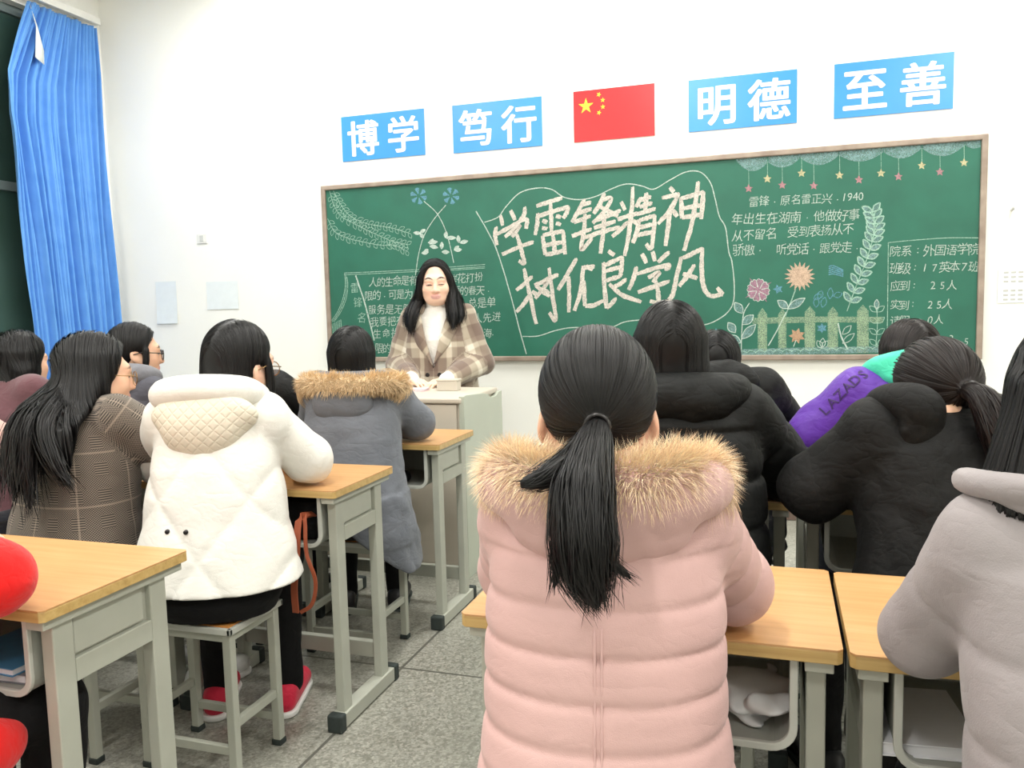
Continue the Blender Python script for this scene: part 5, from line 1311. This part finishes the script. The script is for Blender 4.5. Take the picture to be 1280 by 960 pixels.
# ---- black puffer with straight hair
p = seated('person in black puffer jacket with straight shoulder-length black hair, past the pink jacket', (0.70, -2.98), -8, head_top=1.296, lean=0.075, hx=-.035, head=(-4, 3, 0), elR=(.275, .22, .84), shz=1.03, skin=SK1)
trousers(p, M_blackt, M_shoed)
jacket(p, M_black, 'puff', hem=0.44, seed=83, amp=0.010, seams=(0.985, 0.115), w=(0.220, 0.212, 0.196, 0.190, 0.172, 0.10), d=(0.17, 0.16, 0.145, 0.135, 0.112, 0.082), arm=(.078, .074, .060))
hood(p, M_black, c=(0, -.075, 1.055), r=(.125, .06, .055), tilt=6, seed=51, rim=[(-.12, .05, 1.06), (-.11, -.04, 1.075), (0, -.088, 1.08), (.11, -.04, 1.075), (.12, .05, 1.06)], rim_r=.028, disp=fold_disp(52, .009, 14))
hair(p, 'long', 2000, M_hair, 14, zend=1.10, fuzz=.004, steps=28, wid=.0011, cutears=False, nape=-.13, drape=lambda w, R: [loft([(p.H[2]-.135, p.H[0], p.H[1]-.030, .094, .074), (p.H[2]-.05, p.H[0], p.H[1]-.025, .094, .082), (p.H[2]+.03, p.H[0], p.H[1]-.02, .084, .08)], .02)])

# ---- black hooded jacket in front of her
p = seated('person in black hooded jacket slumped over the front row desk, beyond the straight-haired one', (0.735, -2.10), -6, head_top=1.185, lean=0.10, hx=-.02, hy=.06, head=(0, 22, 0), elR=(.235, .22, .84), skin=SK1)
trousers(p, M_blackt, M_shoed)
jacket(p, M_black, 'puff', hem=0.45, seed=93, amp=0.009, seams=(0.98, 0.10), w=(0.21, 0.205, 0.19, 0.185, 0.17, 0.10), arm=(.076, .07, .056))
hood(p, M_black, c=(0, -.085, 1.01), r=(.125, .065, .085), tilt=6, seed=61, disp=fold_disp(62, .009, 14))
hair(p, 'long', 1100, M_hair, 15, zend=1.03, fuzz=.005, steps=24, wid=.0014, cutears=False, nape=-.12)

# ---- purple jacket with teal hood
p = seated('person in purple jacket with teal collar and dark lettering on the sleeve', (1.33, -2.13), -16, head_top=1.214, lean=0.10, hx=.04, head=(-10, 18, 0), elL=(-.275, .16, .845), wrL=(-.05, .36, .825), skin=SK1)
trousers(p, M_navy, M_shoed)
jacket(p, M_purple, 'fold', hem=0.46, seed=103, amp=0.008, w=(0.22, 0.215, 0.198, 0.192, 0.178, 0.11), arm=(.082, .076, .060), armamp=.010)
purple = p
hood(p, M_teal, c=(0, -.045, 1.045), r=(.095, .065, .05), tilt=12, seed=71, rim=[(-.10, .05, 1.03), (-.085, -.02, 1.07), (0, -.065, 1.095), (.085, -.02, 1.07), (.10, .05, 1.03)], rim_r=.016, disp=fold_disp(72, .005, 10))
hair(p, 'long', 1400, M_hairb, 16, zend=1.03, fuzz=.005, steps=26, wid=.0014, cutears=False, nape=-.13, drape=lambda w, R: [loft([(p.H[2]-.15, p.H[0], p.H[1]-.03, .088, .07), (p.H[2]-.05, p.H[0], p.H[1]-.025, .092, .08), (p.H[2]+.03, p.H[0], p.H[1]-.02, .084, .08)], .02)])

# ---- black coat with low ponytail
p = seated('person in black coat leaning over, low dark-brown ponytail, behind the purple jacket', (1.290, -3.03), -24, head_top=1.190, lean=0.10, hx=.03, hy=.05, head=(-6, 16, 0), elL=(-.235, .19, .85), wrL=(-.04, .36, .825), skin=SK2)
trousers(p, M_blackt, M_shoed)
jacket(p, M_black2, 'fold', hem=0.43, seed=113, amp=0.009, w=(0.222, 0.216, 0.200, 0.192, 0.175, 0.11), d=(0.178, 0.168, 0.148, 0.138, 0.115, 0.082), arm=(.082, .078, .064), skirt=(.31, .245, .19, -.02))
hood(p, M_black2, c=(-.075, -.072, 1.000), r=(.056, .032, .070), tilt=14, rim=[(-.105, .06, 1.04), (-.110, -.01, 1.060), (-.092, -.058, 1.062), (-.068, -.075, 1.05)], rim_r=.022, seed=81, disp=fold_disp(82, .007, 14))
t_ = p.H+p.R @ A_(-.012, -.110, -.015)
hair(p, 'pony', 1700, M_hairb, 17, tie=(-.012, -.106, -.015), fuzz=.006, wid=.0012, locks=[
    dict(pts=[t_, t_+A_(.014, -.040, -.02), t_+A_(.032, -.070, -.08), t_+A_(.052, -.085, -.15), t_+A_(.070, -.085, -.205)], rad=[.014, .028, .038, .036, .010], n=600, stray=.012)])
hairo = [c for c in p.root.children if c.name.startswith('hair')][0]
obj('hair_tie', MB().tube([tuple(t_+A_(.006+.018*math.cos(a), -.012-.006*math.cos(a), .018*math.sin(a)-.004)) for a in np.linspace(0, 2*PI, 20)[:-1]], .005, 6, closed=True), M_dark, hairo, smooth=True)

# ---- grey-lilac padded jacket
p = seated('person in grey-lilac padded jacket with long black hair, close beside pink jacket', (1.305, -3.97), -4, head_top=1.275, lean=0.075, hx=-.03, head=(-14, 3, 0), elL=(-.188, .205, .832), wrL=(-.03, .38, .825), shw=.152, shz=1.012, h=0.0055, skin=SK1)
trousers(p, M_navy, M_shoed)
jacket(p, M_lav, 'puff', hem=0.44, seed=123, amp=0.004, seams=(0.992, 0.105), w=(0.205, 0.192, 0.176, 0.180, 0.182, 0.10), d=(0.16, 0.148, 0.134, 0.126, 0.104, 0.08), arm=(.062, .053, .046), collar=True)
hood(p, M_lav, c=(0, -.03, 1.058), r=(.15, .07, .024), tilt=10, seed=91, rim=[(-.168, .05, 1.066), (-.165, -.015, 1.074), (-.11, -.070, 1.080), (0, -.090, 1.082), (.11, -.070, 1.080), (.165, -.015, 1.074), (.168, .05, 1.066)], rim_r=.0095, k=.02, part='collar')
cp = MB(); cp.tube(catmull([A_(p.sx, p.lean, 0)+A_(*q) for q in [(-.174, .05, 1.072), (-.170, -.018, 1.081), (-.114, -.076, 1.087), (-.04, -.098, 1.090)]], 6), .0048, 6)
obj('collar_piping', cp, M_piping, p.jk, smooth=True)
hair(p, 'long', 2200, M_hair, 18, zend=1.10, fuzz=.005, steps=36, wid=.001, cutears=False, nape=-.13, drape=lambda w, R: [loft([(p.H[2]-.115, p.H[0]-.015, p.H[1]-.045, .118, .07), (p.H[2]-.08, p.H[0]-.008, p.H[1]-.03, .108, .082), (p.H[2]+.03, p.H[0], p.H[1]-.02, .085, .08)], .02)])

# ---- red coat at the near left
p = seated('person in bright red coat, only a sleeve resting on the desk corner showing', (-0.66, -4.13), 6, head_top=1.25, lean=0.08, sx=-.05, elR=(.213, .235, .83), wrR=(-.09, .33, .82), wrL=(-.20, .36, .825), skin=SK1)
trousers(p, M_blackt, M_shoed)
jacket(p, M_red, 'fold', hem=0.44, seed=133, amp=0.005, w=(0.225, 0.215, 0.2, 0.195, 0.18, 0.11), arm=(.070, .064, .056), skirt=(.30, .27, .21, -.0))
field_obj('coat_flap', Field([ell((.150, .15, .500), (.080, .16, .075), None, .02, 'add', lambda X, Y, Z: .004*rp_h(X*2, Y*2, Z*2))], .007), M_red, p.jk)
hair(p, 'long', 700, M_hair, 19, zend=1.05, steps=24, wid=.0015, cutears=False, nape=-.13)

for x, y, lab in ((.672, -3.90, 'school stool under the pink puffer jacket'), (-.66, -3.07, 'school stool under the white quilted jacket, crimson shoes beside it'), (-.63, -2.25, 'school stool under the long grey parka'),
                  (-1.12, -3.10, 'school stool under the brown checked coat'), (-1.16, -2.24, 'school stool under the hidden black jacket beside the grey parka'), (.70, -2.98, 'school stool under the black puffer with straight hair'),
                  (.735, -2.10, 'school stool under the slumped black hooded jacket'), (1.33, -2.13, 'school stool under the purple jacket'), (1.290, -3.03, 'school stool under the black coat with the ponytail'),
                  (1.305, -3.97, 'school stool under the grey-lilac padded jacket'), (-.66, -4.13, 'school stool under the red coat'), (-1.81, -2.20, 'school stool under the short-haired person in dark grey'),
                  (-2.23, -2.40, 'school stool under the maroon fleece'), (-1.80, -3.08, 'school stool under the pale pink coat')):
    stool(x, y, lab)
# ---------------------------------------------------------------- the teacher
p = Person(); p.h = 0.005; p.lean = 0.0; p.sx = 0.0
p.R = rot(-12, 3, 2); p.H = A_(0.0, .035, 1.455)
sh = {s: A_(s*.150, 0, 1.265) for s in (-1, 1)}; el = {s: A_(s*.245, .0, .985) for s in (-1, 1)}; wr = {1: A_(.105, .235, .912), -1: A_(-.105, .235, .912)}
pr = [loft([(.80, 0, 0, .15, .11), (.98, 0, 0, .115, .085), (1.12, 0, .005, .13, .095), (1.25, 0, 0, .13, .075), (1.31, 0, .005, .055, .05)], .02)]
for s in (-1, 1):
    pr += [rcone(sh[s], .045, el[s], .038, .03), rcone(el[s], .036, wr[s], .024, .02)]
    pr += [rcone((s*.085, 0, .82), .075, (s*.09, .01, .46), .052, .03), rcone((s*.09, .01, .46), .048, (s*.09, -.01, .09), .032, .02), rcone((s*.09, -.03, .05), .03, (s*.10, .11, .03), .025, .02)]
    pr += hand_prims(wr[s], A_(-s*.085, .075, -.016), A_(-s*.1, .2, 1), s, 20, .0195, .0078)
pr += [rcone((0, .0, 1.28), .050, p.H+p.R @ A_(0, -.02, -.07), .048, .03)]+head_prims(p.H, p.R, 1.06)
p.root = field_obj('person', Field(pr, 0.0038), M_skin, None, skin_tint(p.H, p.R, srgb(244, 204, 180)[:3], lip=(.74, .42, .38), sc=1.06, open_=False))
p.root.location = (-.925, -.675, 0); p.root.rotation_euler = (0, 0, math.radians(-171))
tag(p.root, 'standing person in brown and cream plaid coat over white polo-neck, behind the podium', 'person')
# trousers and shoes
q = []
for s in (-1, 1): q += [rcone((s*.085, 0, .84), .095, (s*.092, .01, .46), .068, .03, fold_arm(7, .004)), rcone((s*.092, .01, .46), .066, (s*.092, -.01, .09), .05, .02, fold_arm(8, .005))]
field_obj('trousers', Field(q, .007), M_navy, p.root)
for s in (-1, 1):
    o = field_obj('shoe', Field([rcone((s*.092, -.04, .045), .040, (s*.102, .13, .04), .033, .02), Prim(lambda X, Y, Z: 0.014-Z+0*X*Y, (0, 0, 0), (0, 0, 0), .003, 'clip')], .006), M_shoed, p.root)
    field_obj('sole', Field([rcone((s*.092, -.04, .010), .043, (s*.102, .13, .010), .036, .02), Prim(lambda X, Y, Z: np.maximum(Z-.018, .001-Z)+0*X*Y, (0, 0, 0), (0, 0, 0), .002, 'clip')], .005), M_rubber, o)
# white polo-neck with its cuffs
kn = ripple(5, 60)
sw = [loft([(.90, 0, 0, .155, .115), (1.12, 0, .008, .165, .118), (1.24, 0, .003, .15, .095), (1.295, 0, .008, .085, .07)], .02), loft([(1.27, 0, .012, .064, .062), (1.335, 0, .022, .060, .060)], .015, 2, lambda X, Y, Z: .0025*np.sin(np.arctan2(X, Y-.02)*34))]
for s in (-1, 1): sw += [rcone(el[s]+(wr[s]-el[s])*.78, .046, wr[s]+(wr[s]-el[s])*.06, .043, .005, lambda h, X, Y, Z: .002*kn(X, Y, Z))]
field_obj('sweater', Field(sw, .0045), M_knit, p.root)
# coat
def coat_prims():
    fd = fold_disp(201, .006, 8); c = [loft([(.58, 0, 0, .235, .165), (.80, 0, 0, .225, .158), (.98, 0, .0, .205, .145), (1.13, 0, .005, .200, .140), (1.235, 0, 0, .170, .110), (1.30, 0, .002, .085, .075)], .03, 2.3, fd)]
    for s in (-1, 1): c += [rcone(sh[s]-A_(0, 0, .008), .068, el[s], .070, .035, fold_arm(202+s, .006)), rcone(el[s], .070, el[s]+(wr[s]-el[s])*.84, .060, .02, fold_arm(206+s, .006))]
    return c
full = Field(coat_prims(), .005)
vcut = Prim(lambda X, Y, Z: np.maximum(np.maximum(np.abs(X)-np.clip((Z-.965)*.27, 0.001, .09), 0.03-Y), .965-Z), (-.12, 0, .95), (.12, .25, 1.36), .004, 'cut')
neck = loft([(1.25, 0, .008, .074, .070), (1.36, 0, .02, .078, .076)], .006, 2, None, 'cut')
coat = field_obj('coat', Field(coat_prims()+[vcut, neck], .005), M_coat, p.root)
cloth_coords(coat, (0, 0, 0, .17), [[(sh[s], el[s], .070), (el[s], wr[s], .064)] for s in (-1, 1)])
def front(x, z):
    ys = np.linspace(-.02, .30, 320); d = full.sample(np.stack([np.full(320, x), ys, np.full(320, z)], 1)); k = np.where(d < 0)[0]
    return ys[k[-1]] if len(k) else .05
for s in (-1, 1):
    n, m = 26, 9; vs = []
    for lay in (0, 1):
        for i in range(n):
            z_ = 1.305-(1.305-.975)*i/(n-1); inner = max(0, (z_-.965)*.27)-.004; t_ = i/(n-1)
            wd = np.interp(t_, [0, .18, .34, .38, .7, 1], [.045, .060, .066, .082, .066, .012])
            for j in range(m):
                x_ = s*(inner+wd*j/(m-1)); z2 = z_+(.018*j/(m-1) if t_ > .36 else -.012*j/(m-1)); roll = .012*math.sin(PI*min(1, j/(m-1)+.12))
                vs.append((x_, front(x_, min(z2, 1.27))+.004+roll+(.0 if lay else -.007), z2))
    fs = []
    for lay in (0, 1):
        o_ = lay*n*m
        fs += [(o_+i*m+j, o_+i*m+j+1, o_+(i+1)*m+j+1, o_+(i+1)*m+j) for i in range(n-1) for j in range(m-1)]
    k_ = n*m
    for i in range(n-1): fs += [(i*m, (i+1)*m, k_+(i+1)*m, k_+i*m), (i*m+m-1, (i+1)*m+m-1, k_+(i+1)*m+m-1, k_+i*m+m-1)]
    for j in range(m-1): fs += [(j, j+1, k_+j+1, k_+j), ((n-1)*m+j, (n-1)*m+j+1, k_+(n-1)*m+j+1, k_+(n-1)*m+j)]
    obj('lapel', MB().add(vs, fs), M_lapel, coat, smooth=True)
ccol = [rcone(a, .020, b, .020, .02) for P_ in [catmull([(-.085, .075, 1.285), (-.092, .02, 1.315), (-.06, -.055, 1.335), (0, -.075, 1.34), (.06, -.055, 1.335), (.092, .02, 1.315), (.085, .075, 1.285)], 5)] for a, b in zip(P_[:-1], P_[1:])]
field_obj('collar', Field(ccol, .005), M_lapel, coat)
for s in (-1, 1): obj('button', MB().tube([(s*.035, front(s*.035, z_)-.003, z_), (s*.035, front(s*.035, z_)+.006, z_)], .012, 12) if (z_ := .93) else None, M_dark, coat, bevel=.002)
# hair: parted in the middle, long in front of the shoulders
w_ = lambda q: p.H+p.R @ A_(*q)
lk = []
for s, zt in ((-1, 1.19), (1, 1.165)):
    lk += [dict(pts=[w_((s*.035, .055, .085)), w_((s*.078, .045, .02)), w_((s*.088, .035, -.06)), A_(s*.098, .07, 1.335), A_(s*.118, .125, 1.25), A_(s*.122, .150, zt)], rad=[.012, .020, .026, .032, .030, .006], n=420, stray=.012),
           dict(pts=[w_((s*.07, -.02, .03)), w_((s*.090, -.01, -.05)), A_(s*.115, .02, 1.335), A_(s*.145, .085, 1.26), A_(s*.150, .125, zt+.03)], rad=[.02, .026, .034, .030, .006], n=300, stray=.014)]
hair(p, 'long', 1500, M_hair, 77, zend=1.28, fuzz=.003, steps=24, wid=.0013, cutears=False, nape=-.13, face=.006, scale=1.03, locks=lk, drape=lambda w, R: [loft([(1.22, 0, -.07, .10, .045), (1.33, 0, -.045, .10, .06), (p.H[2], p.H[0], p.H[1]-.03, .086, .075)], .02)])

# lettering on the purple sleeve
def on_sleeve(p, txt, c, u, v, nrm, size, mat):
    glyphs(txt, 0.012); mb = MB(); u, v, nrm = [A_(*q)/np.linalg.norm(q) for q in (u, v, nrm)]
    for i, ch in enumerate(txt):
        V, F = _gl[(ch, 0.012)]; xs = [a for a, b in V]; cx = (min(xs)+max(xs))/2
        P = np.array([A_(*c)+u*((i-(len(txt)-1)/2)*size*.68+(a-cx)*size)+v*((b-.35)*size) for a, b in V])
        t = np.linspace(.10, -.10, 200); Q = P[:, None, :]+nrm[None, None, :]*t[None, :, None]; d = p.jf.sample(Q); k = np.argmax(d < 0, 1); P = P+nrm[None]*(t[k]+.0032)[:, None]
        mb.add(P, F)
    o = obj('sleeve_lettering', mb, mat, p.jk); o['label'] = 'dark lettering along the sleeve'; return o
M_let = plain('dark_violet_print', srgb(52, 22, 88), 0.6, 0.05)
mid = purple.sh[-1]*.74+purple.el[-1]*.26
axis = purple.sh[-1]-purple.el[-1]
on_sleeve(purple, 'LAZADS'[::1], mid+A_(0, -.0, .0), axis, np.cross(A_(-.35, -.80, .45), axis), A_(-.35, -.80, .45), .050, M_let)

# ---------------------------------------------------------------- things on the desks, in the trays and on the podium
def lumpy(c, r, seed, amp, h=.005, pw=None, f=30):
    rp = ripple(seed, f)
    return Field([ell(c, r, None, .01, 'add', lambda X, Y, Z: amp*(np.abs(rp(X, Y, Z))*2-.6))], h)
t = NT('clear_plastic_bag'); t.set((0.97, 0.98, 0.99, 1), 0.18, Transmission_Weight=0.3, IOR=1.15); M_plastic = t.m
o = field_obj('plastic_bag', lumpy((.865, -3.555, .614), (.066, .085, .030), 5, .020, .0035, None, 48), M_plastic, None); tag(o, 'crumpled clear plastic bag in the desk tray beside the pink puffer jacket', 'bag')
M_pw = plain('white_paper', srgb(232, 232, 236), 0.7, 0.02); M_blue = plain('blue_cover', srgb(70, 130, 170), 0.5, 0.05); M_pp = plain('pink_paper', srgb(244, 196, 200), 0.7, 0.03)
def book(name, x, y, z, w, d, h, rz, cover, label, cat='book'):
    r = tag(empty(name, (x, y, z), rz), label, cat)
    c = MB().box(-w/2, w/2, -d/2, d/2, 0, .002).box(-w/2, w/2, -d/2, d/2, h-.002, h).box(-w/2, -w/2+.003, -d/2, d/2, 0, h)
    obj('cover', c, cover, r, bevel=.0008); obj('page_block', MB().box(-w/2+.002, w/2-.004, -d/2+.004, d/2-.004, .0021, h-.0021), M_pw, r); return r
TZ = .5835
book('notebook', .0+1.13, -3.55, TZ, .15, .20, .022, .1, M_blue if False else M_pw, 'white notebook lying in the desk tray beside the grey-lilac jacket', 'notebook')
book('textbook', -.58, -3.70, TZ, .19, .26, .020, .06, M_dgray2, 'grey textbook at the bottom of the pile in the tray under the red sleeve desk')
book('textbook', -.575, -3.71, TZ+.0205, .18, .25, .016, -.05, M_blue, 'blue textbook on top of the pile in the tray under the red sleeve desk')
bag = tag(empty('shoulder_bag', (-.56, -2.70, TZ)), 'black bag stuffed in the desk tray by the white jacket, tan-orange strap hanging down', 'bag')
field_obj('bag_body', Field([loft([(.006, 0, 0, .16, .12), (.06, 0, .0, .175, .13), (.125, 0, .0, .15, .12)], .02, 3.5, fold_disp(301, .005, 20))], .006), M_blackt, bag)
M_leath = plain('tan_orange_leather', srgb(150, 74, 46), 0.55, 0.08, 30)
def strap(name, pts, w, th, mat, parent, nrm=(0, 1, 0)):
    P = catmull(pts, 8); T = np.gradient(P, axis=0); T /= np.linalg.norm(T, axis=1, keepdims=True); B = np.cross(T, A_(*nrm)); B /= np.linalg.norm(B, axis=1, keepdims=True); N = np.cross(B, T)
    vs = []
    for q, b, n in zip(P, B, N): vs += [q+b*w+n*th, q-b*w+n*th, q-b*w-n*th, q+b*w-n*th]
    fs = []
    for i in range(len(P)-1):
        for k in range(4): fs.append((4*i+k, 4*i+(k+1) % 4, 4*i+4+(k+1) % 4, 4*i+4+k))
    fs += [(0, 1, 2, 3), tuple(4*len(P)-4+k for k in range(4))]
    return obj(name, MB().add(vs, fs), mat, parent, bevel=.0008)
L0 = A_(-.56, -2.70, TZ)
strap('strap', [A_(-.46, -2.76, .66)-L0, A_(-.440, -2.90, .685)-L0, A_(-.432, -2.935, .665)-L0, A_(-.438, -2.94, .58)-L0, A_(-.452, -2.94, .48)-L0, A_(-.452, -2.938, .40)-L0], .011, .002, M_leath, bag)
strap('strap', [A_(-.47, -2.76, .65)-L0, A_(-.425, -2.90, .690)-L0, A_(-.412, -2.928, .66)-L0, A_(-.410, -2.93, .58)-L0, A_(-.385, -2.93, .50)-L0, A_(-.400, -2.93, .43)-L0, A_(-.440, -2.932, .40)-L0], .006, .002, M_leath, bag)
o = field_obj('pencil_pouch', Field([rcone((-.70, -1.93, TZ+.026), .024, (-.55, -1.95, TZ+.024), .022, .01, fold_arm(3, .003))], .005), M_blackt, None); tag(o, 'black soft pouch in the front row tray beside the grey parka', 'pouch')
o = tag(empty('paper_box', (-.705, -1.08, .872), .05), 'small beige box on the podium beside the teacher\'s hands', 'box')
obj('box_body', MB().box(-.055, .055, -.035, .035, 0, .050), M_podf, o, bevel=.004); obj('lid', MB().box(-.058, .058, -.038, .038, .050, .060), M_ppaper if False else M_podf, o, bevel=.003)
book('booklet', -.89, -1.12, .8722, .15, .11, .012, .12, M_pp, 'pale pink booklet on the podium in front of the teacher\'s hands', 'booklet')
